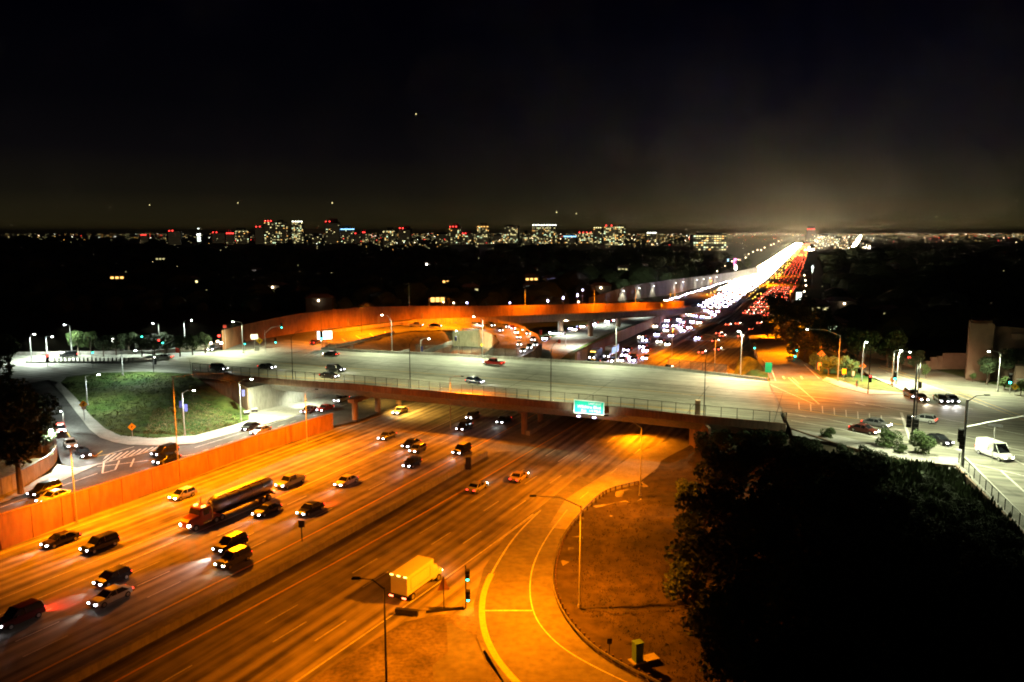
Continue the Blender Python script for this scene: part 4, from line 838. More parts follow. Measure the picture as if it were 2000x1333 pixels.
def wheels(e, xs, y, r_=.33, big=False):
    for x in xs:
        for s_ in (-1, 1):
            wv = link('wheel', BWm if big else WHm, [], e, (x, s_ * y, r_)); link('rim', BRm if big else RMm, [], wv)
SPEC = dict(  # body stations (x, halfwidth, zbottom, ztop), cabin (x0,x1 at belt; x0,x1 at roof), belt, roof
    sedan=([(-2.35, .72, .38, .78), (-2.2, .84, .28, .92), (-1.5, .9, .22, .97), (0, .92, .22, .93), (1.0, .9, .22, .92), (1.9, .86, .24, .80), (2.3, .72, .32, .62)], (-1.75, 1.15, -1.05, .35), .92, 1.42, 1.0),
    hatch=([(-2.0, .72, .4, .85), (-1.9, .84, .28, 1.0), (-1.2, .88, .22, 1.0), (.3, .9, .22, .97), (1.0, .88, .22, .93), (1.75, .84, .26, .80), (2.05, .7, .34, .62)], (-1.92, 1.2, -1.5, .4), .97, 1.52, 1.0),
    suv=([(-2.3, .82, .45, 1.0), (-2.25, .93, .32, 1.12), (-1.5, .96, .28, 1.12), (.4, .97, .28, 1.1), (1.1, .95, .28, 1.06), (1.95, .92, .32, .98), (2.3, .8, .4, .78)], (-2.25, 1.15, -1.95, .45), 1.1, 1.78, 1.0),
    pickup=([(-2.8, .9, .5, 1.05), (-2.75, .95, .42, 1.1), (-.8, .97, .38, 1.1), (0, .97, .38, 1.12), (1.3, .95, .38, 1.14), (2.3, .93, .42, 1.05), (2.7, .84, .5, .85)], (-.75, 1.35, -.6, .75), 1.1, 1.85, 1.0),
    van=([(-2.8, .95, .45, 1.25), (-2.75, 1.0, .35, 1.3), (-1, 1.0, .3, 1.3), (1.2, 1.0, .3, 1.3), (1.8, .98, .3, 1.25), (2.5, .93, .35, 1.05), (2.8, .82, .42, .8)], (-2.78, 1.9, -2.7, 1.05), 1.28, 2.55, 1.0))
PROTO = {}
def car_meshes(kind):
    if kind in PROTO: return PROTO[kind]
    st, (bx0, bx1, rx0, rx1), belt, roof, _ = SPEC[kind]; d = {}
    V, Fc = loft([(x, ring(w_, zb, zt)) for x, w_, zb, zt in st])
    mb = MB(); mb.add(V, Fc); hw = .74 if kind != 'van' else .93; bw = .86 if kind not in ('van',) else .98
    # roof panel and pillars as body coloured
    mb.add([(rx0 - .05, -hw - .02, roof - .06), (rx1 + .05, -hw - .02, roof - .06), (rx1 + .05, hw + .02, roof - .06), (rx0 - .05, hw + .02, roof - .06), (rx0 + .12, -hw + .1, roof + .02), (rx1 - .12, -hw + .1, roof + .02), (rx1 - .12, hw - .1, roof + .02), (rx0 + .12, hw - .1, roof + .02)],
           [(0, 3, 2, 1), (4, 5, 6, 7), (0, 1, 5, 4), (1, 2, 6, 5), (2, 3, 7, 6), (3, 0, 4, 7)])
    for s_ in (-1, 1):
        for (ax, bx) in ((bx0, rx0), (bx1, rx1)) + (((-.25, -.2),) if kind != 'pickup' else ()):
            mb.tube([(ax, s_ * bw, belt - .03), (bx, s_ * (hw), roof - .04)], .05, 4)
    if kind == 'van':   # closed cargo sides
        for s_ in (-1, 1): mb.add([(bx0, s_ * (bw + .012), belt - .05), (.7, s_ * (bw + .012), belt - .05), (.7, s_ * (hw + .012), roof - .05), (rx0, s_ * (hw + .012), roof - .05)], [(0, 1, 2, 3) if s_ < 0 else (3, 2, 1, 0)])
        mb.box(-1.3, -.5, roof + .02, -.5, .5, roof + .16)
    mb.box(.55, .9 if kind != 'van' else 1.0, belt, .75, 1.06 if kind != 'van' else 1.18, belt + .15); mb.box(.55, -1.06 if kind != 'van' else -1.18, belt, .75, -.9 if kind != 'van' else -1.0, belt + .15)
    d['body'] = mesh('body', mb.V, mb.F)
    for p in d['body'].polygons: p.use_smooth = False
    V = [(bx0, -bw, belt - .06), (bx1, -bw, belt - .06), (bx1, bw, belt - .06), (bx0, bw, belt - .06), (rx0, -hw, roof - .03), (rx1, -hw, roof - .03), (rx1, hw, roof - .03), (rx0, hw, roof - .03)]
    d['window'] = mesh('window', V, [(0, 3, 2, 1), (4, 5, 6, 7), (0, 1, 5, 4), (1, 2, 6, 5), (2, 3, 7, 6), (3, 0, 4, 7)])
    d['window'].materials.append(M['glass']); d['body'].materials.append(M['dark'])
    fx = st[-1][0] - .16; fz_ = (st[-1][3] + st[-1][2]) / 2 + .1; rx = st[0][0] + .02; rz = st[0][3] - .08
    hl = MB().box(-.10, -.14, -.06, .20, .14, .08); d['headlight'] = mesh('headlight', hl.V, hl.F); d['headlight'].materials.append(E_['head'])
    tl = MB().box(-.06, -.17, -.09, .1, .17, .09); d['taillight'] = mesh('taillight', tl.V, tl.F); d['taillight'].materials.append(E_['tail'])
    pl = MB().box(-.02, -.18, -.06, .02, .18, .06); d['plate'] = mesh('number_plate', pl.V, pl.F); d['plate'].materials.append(M['paint'])
    bp = MB().box(-.1, -.78, -.1, .1, .78, .1); d['bumper'] = mesh('bumper', bp.V, bp.F); d['bumper'].materials.append(M['dark'])
    d['pos'] = (fx, fz_, rx, rz, st[-1][1] * .82, st[0][1] * .86); d['wx'] = (st[0][0] + .85, st[-1][0] - .85); d['wy'] = st[3][1] - .08
    PROTO[kind] = d; return d
def car(kind, col, loc, yaw, label, group, head='head', tail='tail', beam=0, sc_=1.08, parts=True, glow=0):
    d = car_meshes(kind); e = empty('parked_car' if False else {'pickup': 'pickup_truck', 'van': 'van'}.get(kind, 'car'), loc, yaw, label=label, cat={'pickup': 'pickup truck', 'van': 'van', 'suv': 'suv'}.get(kind, 'car'), group=group); e.scale = (sc_,) * 3
    b = link('body', d['body'], [], e); b.material_slots[0].link = 'OBJECT'; b.material_slots[0].material = paint(col)
    link('window', d['window'], [], e); fx, fz_, rx, rz, fy, ry = d['pos']
    for s_ in (-1, 1):
        h = link('headlight', d['headlight'], [], e, (fx, s_ * fy, fz_)); h.material_slots[0].link = 'OBJECT'; h.material_slots[0].material = E_[head] if head else M['chrome']
        t = link('taillight', d['taillight'], [], e, (rx, s_ * ry, rz)); t.material_slots[0].link = 'OBJECT'; t.material_slots[0].material = E_[tail]
    if parts: link('bumper', d['bumper'], [], e, (fx + .12, 0, .4)); link('bumper', d['bumper'], [], e, (rx - .02, 0, .45)); link('number_plate', d['plate'], [], e, (rx - .13, 0, .5))
    if kind == 'pickup' and parts: MB().box(-2.6, -.8, 1.08, -.85, .8, 1.125).build('cargo_bed', M['dark'], e)
    wheels(e, d['wx'], d['wy'])
    if glow:
        f = Vector((math.cos(yaw), math.sin(yaw), 0)); p = Vector(loc) - f * 2.7 + Vector((0, 0, .9)); spot('taillight_glow', p, p - f * 6 + Vector((0, 0, -1.5)), glow, (1, .03, .01), 120, .9, .2, e)
    if beam:
        f = Vector((math.cos(yaw), math.sin(yaw), 0)); p = Vector(loc) + f * 2.6 + Vector((0, 0, .75)); spot('headlight_beam', p, p + f * 10 + Vector((0, 0, -1.1)), beam, (.97, .95, .92) if head == 'head' else (1, .85, .6), 62, .9, .1, e)
    return e
def yaw_road(s, sgn):
    u = axs(s)[1] * sgn; return math.atan2(u.y, u.x)
def place(px, py, z, kind, col, label, to=None, sgn=None, group=None, **k):
    v = P(px, py, z + .7); loc = Vector((v.x, v.y, z + .01))
    if to is None: yw = yaw_road(ST(loc)[0], sgn or -1)
    else: q = P(px + to[0], py + to[1], z + .7); yw = math.atan2(q.y - v.y, q.x - v.x)
    return car(kind, col, loc, yw, label, group, **k)
G1 = 'cars heading towards the viewer on the near freeway'
SB = [(118, 1053, 'sedan', 'black', 'black sedan nearest the orange retaining wall at the left edge of the freeway'), (195, 1063, 'suv', 'black', 'black rounded car behind and below the black sedan, red glow on the road behind it'),
      (220, 1127, 'hatch', 'black', 'black hatchback just above the silver roofed convertible looking car'), (216, 1163, 'sedan', 'white', 'pale sided sedan with red lit front below the black hatchback'),
      (38, 1204, 'suv', 'darkred', 'dark red car cut off at the lower left edge of the freeway'), (357, 965, 'hatch', 'white', 'cream hatchback alone in the bright orange lane along the wall'),
      (450, 1063, 'suv', 'black', 'dark suv with very bright lights just above the grey suv'), (456, 1092, 'suv', 'grey', 'grey suv nearest the viewer below the dark suv with glaring lights'),
      (521, 995, 'sedan', 'black', 'dark sedan driving beside the rear of the tanker truck'), (606, 993, 'sedan', 'black', 'dark sedan with an orange lit tail right of the tanker, alone'),
      (676, 939, 'sedan', 'white', 'white sided sedan alone in the middle of the freeway'), (567, 941, 'pickup', 'silver', 'silver pickup just behind the tanker truck'),
      (756, 851, 'sedan', 'grey', 'grey sedan near the end of the low wall before the bridge'), (803, 866, 'sedan', 'black', 'black car partly hidden behind the silver minivan'),
      (816, 876, 'hatch', 'silver', 'silver minivan in front of the black car'), (805, 904, 'hatch', 'black', 'dark car below the silver minivan, nearest of that cluster'),
      (902, 879, 'suv', 'black', 'black suv alone left of the median close to the bridge'), (907, 834, 'suv', 'black', 'dark suv just coming out from under the bridge, lower of two'),
      (923, 812, 'hatch', 'silver', 'silver car half under the bridge above the dark suv'), (984, 820, 'sedan', 'black', 'dark car in the innermost lane just out of the bridge shadow'),
      (782, 802, 'sedan', 'gold', 'golden sedan under the yellow lamp at the bridge, behind the low wall')]
for i, (px, py, k_, c_, lb) in enumerate(SB): place(px, py, 0, k_, c_, lb, group=G1, head='headw' if i in (5, 7, 20) else 'head', beam=1300 if i not in (6, ) else 12000, glow=800 if i in (1, 4, 5, 9, 0) else 0)
o = place(932, 950, 0, 'sedan', 'silver', 'open silver car driving away in the lane beside the median yellow line', sgn=1, group='cars driving away on the near freeway', head='headw', beam=1500)
o = place(1014, 930, 0, 'sedan', 'gold', 'yellow lit pale sedan driving away in the second lane before the bridge', sgn=1, group='cars driving away on the near freeway', head='headw', beam=1500)  # pale car painted gold for the yellow lamplight on it
# frontage road and side street
for (px, py, z, k_, c_, to, lb) in ((87, 957, 2.5, 'suv', 'black', (-20, 7), 'black suv beside a pale car at the left edge behind the orange wall'), (104, 969, 2.5, 'sedan', 'white', (-20, 7), 'white car with a yellow front half hidden by the orange wall'),
        (322, 882, 2.2, 'suv', 'black', (-20, 6), 'black suv just past the hatched markings, farther of two'), (326, 896, 2.2, 'sedan', 'black', (-20, 6), 'black sedan with red tail against the orange wall by the hatched markings'),
        (488, 833, 1.2, 'sedan', 'black', (-20, 7), 'black sedan on the lower road beside the silver one'), (509, 840, 1.2, 'sedan', 'silver', (-20, 7), 'silver sedan on the lower road nearest the orange wall'),
        (604, 800, .8, 'sedan', 'maroon', (-20, 7), 'maroon car ahead of the bright red one below the bridge'), (635, 797, .8, 'sedan', 'red', (-20, 7), 'bright red car under the edge of the bridge'), (667, 779, .6, 'sedan', 'silver', (-20, 7), 'silver car deepest under the bridge on the lower road'),
        (117, 838, 4.4, 'hatch', 'red', (7, 10), 'red car last in the queue on the side street by the dark tree'), (137, 866, 3.4, 'sedan', 'white', (8, 10), 'white car second in the side street queue'), (162, 884, 2.8, 'sedan', 'black', (10, 8), 'black car first in the side street queue by the hatching')):
    place(px, py, z, k_, c_, lb, to=to, group='cars on the lower road and side street', beam=2500)
place(180, 905, 2.6, 'sedan', 'white', 'pale car turning at the bright spot beside the hatched markings', to=(10, 6), beam=14000) if False else None
q = P(182, 908, 2.5)
# bridge and upper roads
for (px, py, k_, c_, to, lb, hd) in ((428, 719, 'suv', 'black', (10, 1.2), 'black car behind the fence at the left end of the bridge', 'head'), (521, 716, 'sedan', 'black', (10, 1), 'black sedan in the bridge lane left of the first lamp pole', 'head'), (643, 733, 'sedan', 'black', (10, 1), 'black sedan by the bridge fence above the left columns', 'head'),
        (655, 721, 'suv', 'black', (10, 1), 'black suv just behind the sedan at the bridge fence', 'head'), (646, 691, 'sedan', 'black', (-10, -.8), 'dark car with orange tail at the far kerb near the junction', 'headw'), (964, 709, 'pickup', 'red', (-10, -.9), 'bright red pickup crossing the bridge beside the far kerb', 'headw'),
        (927, 744, 'hatch', 'blue', (10, 1), 'dark blue car alone behind the middle of the bridge fence', 'head'), (133, 694, 'suv', 'black', (-10, .5), 'black suv with red tail lights on the far left upper road', 'headw'), (320, 697, 'sedan', 'white', (-10, 0), 'white sports car at the upper left junction', 'headw'), (418, 681, 'suv', 'black', (-10, 3), 'black suv with bright light at the parapet before the flyover', 'headw'),
        (1688, 838, 'sedan', 'maroon', (10, 2), 'dark maroon sedan at the right junction half hidden behind a grey one', 'headw'), (1712, 826, 'sedan', 'grey', (10, 1.6), 'grey sedan with red tail lights waiting at the right junction', 'headw'), (1805, 818, 'hatch', 'silver', (-10, -1.4), 'silver taxi like car crossing the right junction behind the black pole', 'headw'),
        (1833, 858, 'sedan', 'black', (10, 3), 'black sedan leaving the right junction near the small trees', 'head'), (1942, 886, 'van', 'white', (10, 3.5), 'tall white van with dark windscreen at the right edge', 'headw'),
        (1781, 771, 'suv', 'blue', (8, 4), 'dark suv with white headlights waiting behind the black signal pole', 'head'), (1797, 776, 'sedan', 'maroon', (8, 4), 'reddish car with bright warm headlights waiting at the right junction', 'headw'), (1838, 779, 'sedan', 'black', (8, 5), 'black car waiting in the lane right of the reddish one', 'head'), (1859, 779, 'sedan', 'blue', (8, 5), 'blue car at the right end of the waiting row', 'head')):
    place(px, py, 8, k_, c_, lb, to=to, group='cars on the upper road and junctions', head=hd, beam=2200 if px < 1700 or px > 1870 else 5000)
for (px, py, z, k_, c_, to, lb) in ((812, 635, 8, 'pickup', 'tan', (10, 0), 'tan pickup on the loop below the sound wall'), (850, 636, 8, 'sedan', 'black', (10, 0), 'black car ahead of the tan pickup on the loop'), (932, 636, 7.6, 'suv', 'grey', (10, 1), 'grey minivan on the loop above the underpass'),
        (957, 635, 7.4, 'suv', 'black', (10, 2), 'black car leading downhill on the loop'), (976, 644, 6.6, 'sedan', 'blue', (8, 4), 'dark blue car at the bend of the loop'), (1000, 640, 6.4, 'sedan', 'red', (7, 4), 'red car at the top of the queue on the loop'),
        (1013, 657, 5.2, 'sedan', 'gold', (1, 8), 'second row car in the left lane of the ramp queue'), (1014, 671, 4.3, 'sedan', 'gold', (1, 8), 'third row car in the left lane of the ramp queue'), (1021, 684, 3.6, 'sedan', 'tan', (-1, 8), 'front car in the left lane of the ramp queue'),
        (1031, 650, 5.2, 'sedan', 'black', (4, 7), 'upper car in the right lane of the ramp queue'), (1041, 662, 4.6, 'sedan', 'blue', (1, 8), 'lower car in the right lane of the ramp queue'), (616, 668, 8, 'sedan', 'maroon', (10, -3), 'car with red lights entering the loop below the white sign'),
        (988, 637, 6.9, 'sedan', 'grey', (8, 3), 'grey car squeezed before the red one at the top of the queue'), (1022, 643, 5.8, 'sedan', 'silver', (6, 6), 'silver car at the outer edge of the queue bend'), (1008, 648, 5.8, 'sedan', 'white', (3, 8), 'pale car entering the left lane of the ramp queue'), (1046, 672, 4.2, 'sedan', 'silver', (0, 8), 'silver car against the outer barrier of the ramp queue'), (1034, 678, 3.9, 'suv', 'grey', (-1, 8), 'grey suv in the middle of the ramp queue')):
    place(px, py, z, k_, c_, lb, to=to, group='cars queueing on the loop ramp', beam=1800, parts=False)

# --- tanker truck
v = P(390, 1010, 1.5); yw = yaw_road(ST(v)[0], -1); tk = empty('tanker_truck', (v.x, v.y, 0), yw, label='long tanker truck with red cab and polished steel tank on the freeway', cat='truck'); tk.scale = (1.06,) * 3
V, Fc = loft([(-3.2, ring(1.15, .7, 1.1, .95)), (-1.2, ring(1.18, .7, 1.1, .95)), (-1.15, ring(1.2, .55, 3.0, .9)), (.6, ring(1.2, .55, 3.05, .88)), (.9, ring(1.15, .55, 2.1, .85)), (2.4, ring(.98, .55, 1.9, .8)), (2.75, ring(.85, .6, 1.6, .8))])
mb = MB(); mb.add(V, Fc); mb.build('cab', mat('cab_paint', (.28, .07, .04), .3, .1, var=.1, scale=.5), tk)
MB().add([(.62, -1.0, 2.1), (.62, 1.0, 2.1), (.93, 1.05, 2.12), (.93, -1.05, 2.12), (.63, -1.0, 2.85), (.63, 1.0, 2.85), (.75, 1.0, 2.8), (.75, -1.0, 2.8)], [(0, 1, 2, 3), (4, 7, 6, 5), (3, 2, 6, 7), (0, 4, 5, 1), (0, 3, 7, 4), (1, 5, 6, 2)]).build('windscreen', M['glass'], tk)
for s_ in (-1, 1):
    MB().box(-.7, s_ * 1.21 - .01, 1.9, .3, s_ * 1.21 + .01, 2.7).build('side_window', M['glass'], tk); MB().tube([(-1.3, s_ * 1.15, .9), (-1.3, s_ * 1.15, 3.7)], .09, 8).build('exhaust_pipe', M['chrome'], tk)
    MB().tube([(-.9, s_ * 1.05, .75), (.5, s_ * 1.05, .75)], .32, 10).build('fuel_tank', M['chrome'], tk); MB().box(2.5, s_ * .78 - .16, .95, 2.78, s_ * .78 + .16, 1.2).build('headlight', E_['headw'], tk)
    for x_ in (-.4, .0): MB().box(x_, s_ * .8 - .12, 3.05, x_ + .2, s_ * .8 + .12, 3.2).build('marker_lamp', E_['amber'], tk)
MB().box(2.7, -1.1, .45, 2.95, 1.1, .8).build('bumper', M['chrome'], tk)
for x_ in (1.7, -2.0, -3.1): wheels(tk, (x_,), 1.02, .5, True)
V = []; Fc = []; secs = [(-2.0, .55), (-2.25, 1.0), (-2.8, 1.18), (-13.2, 1.18), (-13.8, 1.0), (-14.05, .55)]; n = 20
for x, r_ in secs:
    for k in range(n): a = 2 * math.pi * k / n; V.append((x, r_ * 1.05 * math.cos(a), 2.45 + r_ * math.sin(a)))
for i in range(5):
    for k in range(n): Fc.append((i * n + k, i * n + (k + 1) % n, (i + 1) * n + (k + 1) % n, (i + 1) * n + k))
Fc += [tuple(range(n)), tuple(range(5 * n, 6 * n))[::-1]]; tn = link('tank', mesh('tank', V, Fc, True), M['steel'], tk)
for x_ in (-4.5, -6.8, -9.1, -11.4):
    mb = MB(); mb.tube([(x_ - .04, 0, 2.45), (x_ + .04, 0, 2.45)], 1.24, 20); mb.build('band', M['chrome'], tn)
mb = MB(); mb.box(-13, -.45, 3.58, -3, .45, 3.66); mb.build('walkway', M['metal'], tn); mb = MB(); mb.box(-13.8, -1.0, 1.0, -3.0, 1.0, 1.25); mb.build('chassis', M['dark'], tk)
for x_ in (-11.4, -12.6): wheels(tk, (x_,), 1.02, .5, True)
for s_ in (-1, 1): MB().box(-14.2, s_ * .8 - .15, 1.1, -14.05, s_ * .8 + .15, 1.35).build('taillight', E_['brake'], tk)
MB().box(-14.1, -1.1, .7, -13.8, 1.1, .9).build('rear_bumper', M['dark'], tk)
f = Vector((math.cos(yw), math.sin(yw), 0)); p = Vector((v.x, v.y, 1.1)) + f * 3.2; spot('headlight_beam', p, p + f * 10 - Vector((0, 0, 1.4)), 2500, (1, .85, .6), 60, .9, .1, tk)
# --- box truck
v = P(815, 1128, 1.6); yw = yaw_road(ST(v)[0], 1); bt = empty('box_truck', (v.x, v.y, 0), yw, label='white box truck lit orange with red tail lights in the near right lane', cat='truck'); bt.scale = (1.0,) * 3
MB().box(-4.0, -1.2, 1.05, 2.0, 1.2, 3.55).build('cargo_box', M['trailer'], bt)
mb = MB()
for s_ in (-1, 1):
    y = s_ * 1.215
    for (x0, z0, x1, z1) in ((-3.2, 1.5, 1.2, 1.6), (-3.2, 3.0, 1.2, 3.1), (-3.2, 1.6, -3.1, 3.0), (1.1, 1.6, 1.2, 3.0)): mb.box(x0, y - .012, z0, x1, y + .012, z1)
mb.build('side_trim', M['metal'], bt)
mb = MB(); V, Fc = loft([(2.1, ring(1.05, .5, 2.3, .85)), (3.2, ring(1.05, .5, 2.3, .8)), (3.75, ring(1.0, .5, 1.5, .85)), (4.5, ring(.92, .5, 1.3, .8))]); mb.add(V, Fc); mb.build('cab', M['trailer'], bt)
MB().add([(3.24, -.85, 1.6), (3.24, .85, 1.6), (3.78, .85, 1.55), (3.78, -.85, 1.55), (3.22, -.8, 2.2), (3.22, .8, 2.2), (3.3, .8, 2.2), (3.3, -.8, 2.2)], [(0, 1, 2, 3), (4, 7, 6, 5), (3, 2, 6, 7), (0, 4, 5, 1), (0, 3, 7, 4), (1, 5, 6, 2)]).build('windscreen', M['glass'], bt)
MB().box(-4.02, -1.08, 1.15, -4.0 - .03, 1.08, 3.4).build('rear_door', M['trailer'], bt); MB().box(-4.3, -1.15, .75, -4.0, 1.15, 1.02).build('bumper', M['dark'], bt); MB().box(-4, -.9, .7, 3, .9, 1.05).build('chassis', M['dark'], bt)
for y in (-.95, .95): MB().box(-4.36, y - .28, .78, -4.3, y + .28, .95).build('taillight', E_['brake'], bt); MB().box(4.35, y * .8 - .15, .85, 4.55, y * .8 + .15, 1.05).build('headlight', E_['headw'], bt)
for y in (-1.0, 0, 1.0): MB().box(-4.12, y - .2, 3.42, -4.0, y + .2, 3.52).build('marker_lamp', E_['amber'], bt)
wheels(bt, (-2.6, 3.3), .95, .42, True)
# --- lit truck beyond the bridge
v = P(1190, 688, 2); yw = yaw_road(ST(v)[0], -1); lt = empty('panel_truck', (v.x, v.y, 0), yw, label='tall truck with a blue lit white side among the headlights beyond the bridge', cat='truck')
MB().box(-8, -1.25, 1.1, 1.2, 1.25, 4.0).build('cargo_box', M['trailer'], lt); mb = MB(); V, Fc = loft([(1.3, ring(1.15, .5, 2.9, .9)), (2.6, ring(1.15, .5, 2.8, .85)), (3.3, ring(1.05, .5, 1.6, .85))]); mb.add(V, Fc); mb.build('cab', paint('grey'), lt)
MB().box(-7.5, 1.26, 1.5, .8, 1.28, 3.7).build('side_panel', E_['truckglow'], lt); MB().box(-7.5, -1.28, 1.5, .8, -1.26, 3.7).build('side_panel', E_['truckglow'], lt)  # blue light on the white side put in as glowing panels
for y in (-.8, .8): MB().box(3.2, y - .2, .8, 3.4, y + .2, 1.1).build('headlight', E_['head'], lt)
wheels(lt, (-6.5, -5.3, 2.3), 1.02, .5, True)
v = P(1160, 694, 1.5); yw = yaw_road(ST(v)[0], -1); lt = empty('truck_cab', (v.x, v.y, 0), yw, label='truck cab with a row of amber roof lamps just beyond the bridge', cat='truck')
mb = MB(); V, Fc = loft([(-6, ring(1.2, .8, 3.4, .95)), (-.2, ring(1.2, .8, 3.4, .95)), (-.1, ring(1.15, .5, 2.9, .9)), (1.6, ring(1.15, .5, 2.8, .85)), (2.3, ring(1.05, .5, 1.6, .85))]); mb.add(V, Fc); mb.build('body', paint('grey'), lt)
for y in (-.8, -.4, 0, .4, .8): MB().box(1.0, y - .13, 2.85, 1.2, y + .13, 3.0).build('roof_lamp', E_['amber'], lt)
for y in (-.8, .8): MB().box(2.2, y - .2, .8, 2.4, y + .2, 1.1).build('headlight', E_['head'], lt)
wheels(lt, (-5, 1.4), 1.02, .5, True)

# --- far cars: small, whole cars in one mesh each
def far_car_mesh(name, bodycol, front, rear, big=1.0):
    mb = MB(); V, Fc = loft([(-2.3, ring(.8, .3, .9)), (-1.6, ring(.9, .25, .98)), (1.0, ring(.9, .25, .95)), (2.25, ring(.8, .3, .7))]); mb.add(V, Fc, 0)
    mb.add([(-1.6, -.85, .9), (1.0, -.85, .9), (1.0, .85, .9), (-1.6, .85, .9), (-1.0, -.7, 1.42), (.3, -.7, 1.42), (.3, .7, 1.42), (-1.0, .7, 1.42)], [(4, 5, 6, 7), (0, 1, 5, 4), (1, 2, 6, 5), (2, 3, 7, 6), (3, 0, 4, 7)], 1)
    for y in (-.66, .66):
        mb.box(2.1, y - .17 * big, .5, 2.34, y + .17 * big, .5 + .24 * big, 2); mb.box(-2.36, y - .2, .62, -2.2, y + .2, .84, 3)
    for x in (-1.4, 1.4):
        for y in (-.85, .85): mb.tube([(x, y - .1, .32), (x, y + .1, .32)], .32, 8, 4)
    me = mesh(name, mb.V, mb.F, False, mb.M)
    for m_ in (paint(bodycol), M['glass'], E_[front], E_[rear], M['rubber']): me.materials.append(m_)
    return me
FC = [far_car_mesh('car', c, 'headv' if c != 'grey' else 'headw', 'tail', 1.3) for c in ('black', 'silver', 'grey', 'white')]; FCB = [far_car_mesh('car', c, 'headw', 'brake', 1.0) for c in ('black', 'grey', 'silver')]
def far_car(p, yw, meshes, label, group, sc_=1.1):
    o = link('car', random.choice(meshes), [], None, p); o.rotation_euler = (0, 0, yw); o.scale = (sc_,) * 3; tag(o, label, 'car', group); return o
cnt = 0; rr = random.Random(3)
occupied = []
for (px, py) in ((1140, 697), (1153, 707), (1163, 708), (1226, 683), (1222, 693), (1236, 697), (1254, 658), (1262, 664), (1256, 677), (1263, 684), (1262, 699), (1285, 653), (1290, 667), (1306, 672), (1303, 645), (1313, 655), (1305, 626), (1330, 640), (1336, 646), (1333, 636), (1364, 660), (1180, 707), (1215, 703), (1238, 703), (1195, 704)):
    v = P(px, py, .6); s, t = ST(v); far_car(Vector((v.x, v.y, 0)), yaw_road(s, -1), FC, 'car with blue white headlights in the loose group just beyond the bridge', 'headlit cars just beyond the bridge'); occupied.append((s, t))
lanes_sb = [-6.3, -10.2, -14.1, -18, -22]; N_SB = 0
for t in lanes_sb:
    s = 300 + rr.uniform(0, 20)
    while s < 690:
        if all(abs(s - a) > 9 or abs(t - b) > 2 for a, b in occupied):
            far_car(RT(s, t + rr.uniform(-.4, .4), 0), yaw_road(s, -1), FC, 'headlit car in the dense stream coming down the far freeway', 'headlit cars in the dense far stream'); N_SB += 1
        s += rr.uniform(10, 20) if s > 400 else rr.uniform(14, 34)
for (px, py) in ((1371, 688), (1402, 682), (1397, 666), (1411, 656), (1447, 657), (1468, 643), (1422, 634), (1441, 632), (1483, 631), (1404, 651), (1305, 718), (1473, 605), (1484, 611), (1455, 611)):
    v = P(px, py, .6); s, t = ST(v); far_car(Vector((v.x, v.y, 0)), yaw_road(s, 1), FCB, 'car with red tail lights in the loose group driving away past the bridge', 'taillit cars just beyond the bridge'); occupied.append((s, t))
for t in (8.6, 12.5, 16.4, 20.3, 24.2):
    s = 372 + rr.uniform(0, 30)
    while s < 620:
        if all(abs(s - a) > 9 or abs(t - b) > 2 for a, b in occupied): far_car(RT(s, t + rr.uniform(-.4, .4), 0), yaw_road(s, 1), FCB, 'taillit car in the dense stream driving up the far freeway', 'taillit cars in the dense far stream')
        s += rr.uniform(13, 28)
# frontage stream below the flyover and along the sound wall
for (px, py) in ((1082, 651), (1090, 651), (1098, 652), (1067, 661), (1080, 650), (1118, 642), (1127, 641), (1140, 638), (1125, 643), (1158, 633), (1162, 632), (1192, 626), (1198, 625), (1188, 628)):
    v = P(px, py, 1.1); q = P(px - 20, py + 8, 1.1); far_car(Vector((v.x, v.y, .5)), math.atan2(q.y - v.y, q.x - v.x), FC, 'headlit car on the lower road under the flyover', 'headlit cars under the flyover')
for i in range(34):
    px = 1302 + i * 4; py = 587 - i * 1.25 + rr.uniform(-1, 1); v = P(px, py, .6); q = P(px - 10, py + 3, .6); far_car(Vector((v.x, v.y, 0)), math.atan2(q.y - v.y, q.x - v.x), FC, 'headlit car in the single line before the floodlit sound wall', 'headlit line before the sound wall')
# the rest of the streams as one mass each
def light_mass(name, pts, col, label, k=.00055, mats=None):
    mb = MB()
    for p in pts:
        r_ = max(.25, p.y * k); mb.add([p + Vector(v) * r_ for v in ((1, 0, 0), (-1, 0, 0), (0, 1, 0), (0, -1, 0), (0, 0, 1), (0, 0, -1))], [(0, 2, 4), (2, 1, 4), (1, 3, 4), (3, 0, 4), (2, 0, 5), (1, 2, 5), (3, 1, 5), (0, 3, 5)])
    o = mb.build(name, E_[col]); tag(o, label, 'lights', kind='stuff'); return o
pts = []
for t in lanes_sb + [-25.5, -29]:
    s = 695 if t > -23 else 560
    while s < 3300: pts += [RT(s, t - .6 + rr.uniform(-.5, .5), .7), RT(s, t + .6, .7)]; s += rr.uniform(6, 15)
light_mass('distant_headlights', pts, 'headw', 'white glare of headlights far up the freeway', k=.00075)
pts = []
for i in range(420):
    s = rr.uniform(480, 2600); pts.append(RT(s, rr.choice((rr.uniform(-34, -24), rr.uniform(-2, 6), rr.uniform(-4, 25) if s > 1500 else -30)), .7))
light_mass('amber_glow_points', pts, 'amber', 'amber points put in for the glow fringing the headlight stream', k=.0005)  # orange fringe glow of the stream, shaped as scattered points
pts = []
for t in (8.6, 12.5, 16.4, 20.3, 24.2):
    s = 620
    while s < 3300: pts += [RT(s, t - .6 + rr.uniform(-.8, .8), .8)]; s += rr.uniform(14, 60)
light_mass('distant_taillights', pts, 'brake', 'red glitter of tail lights far up the freeway', k=.00034)

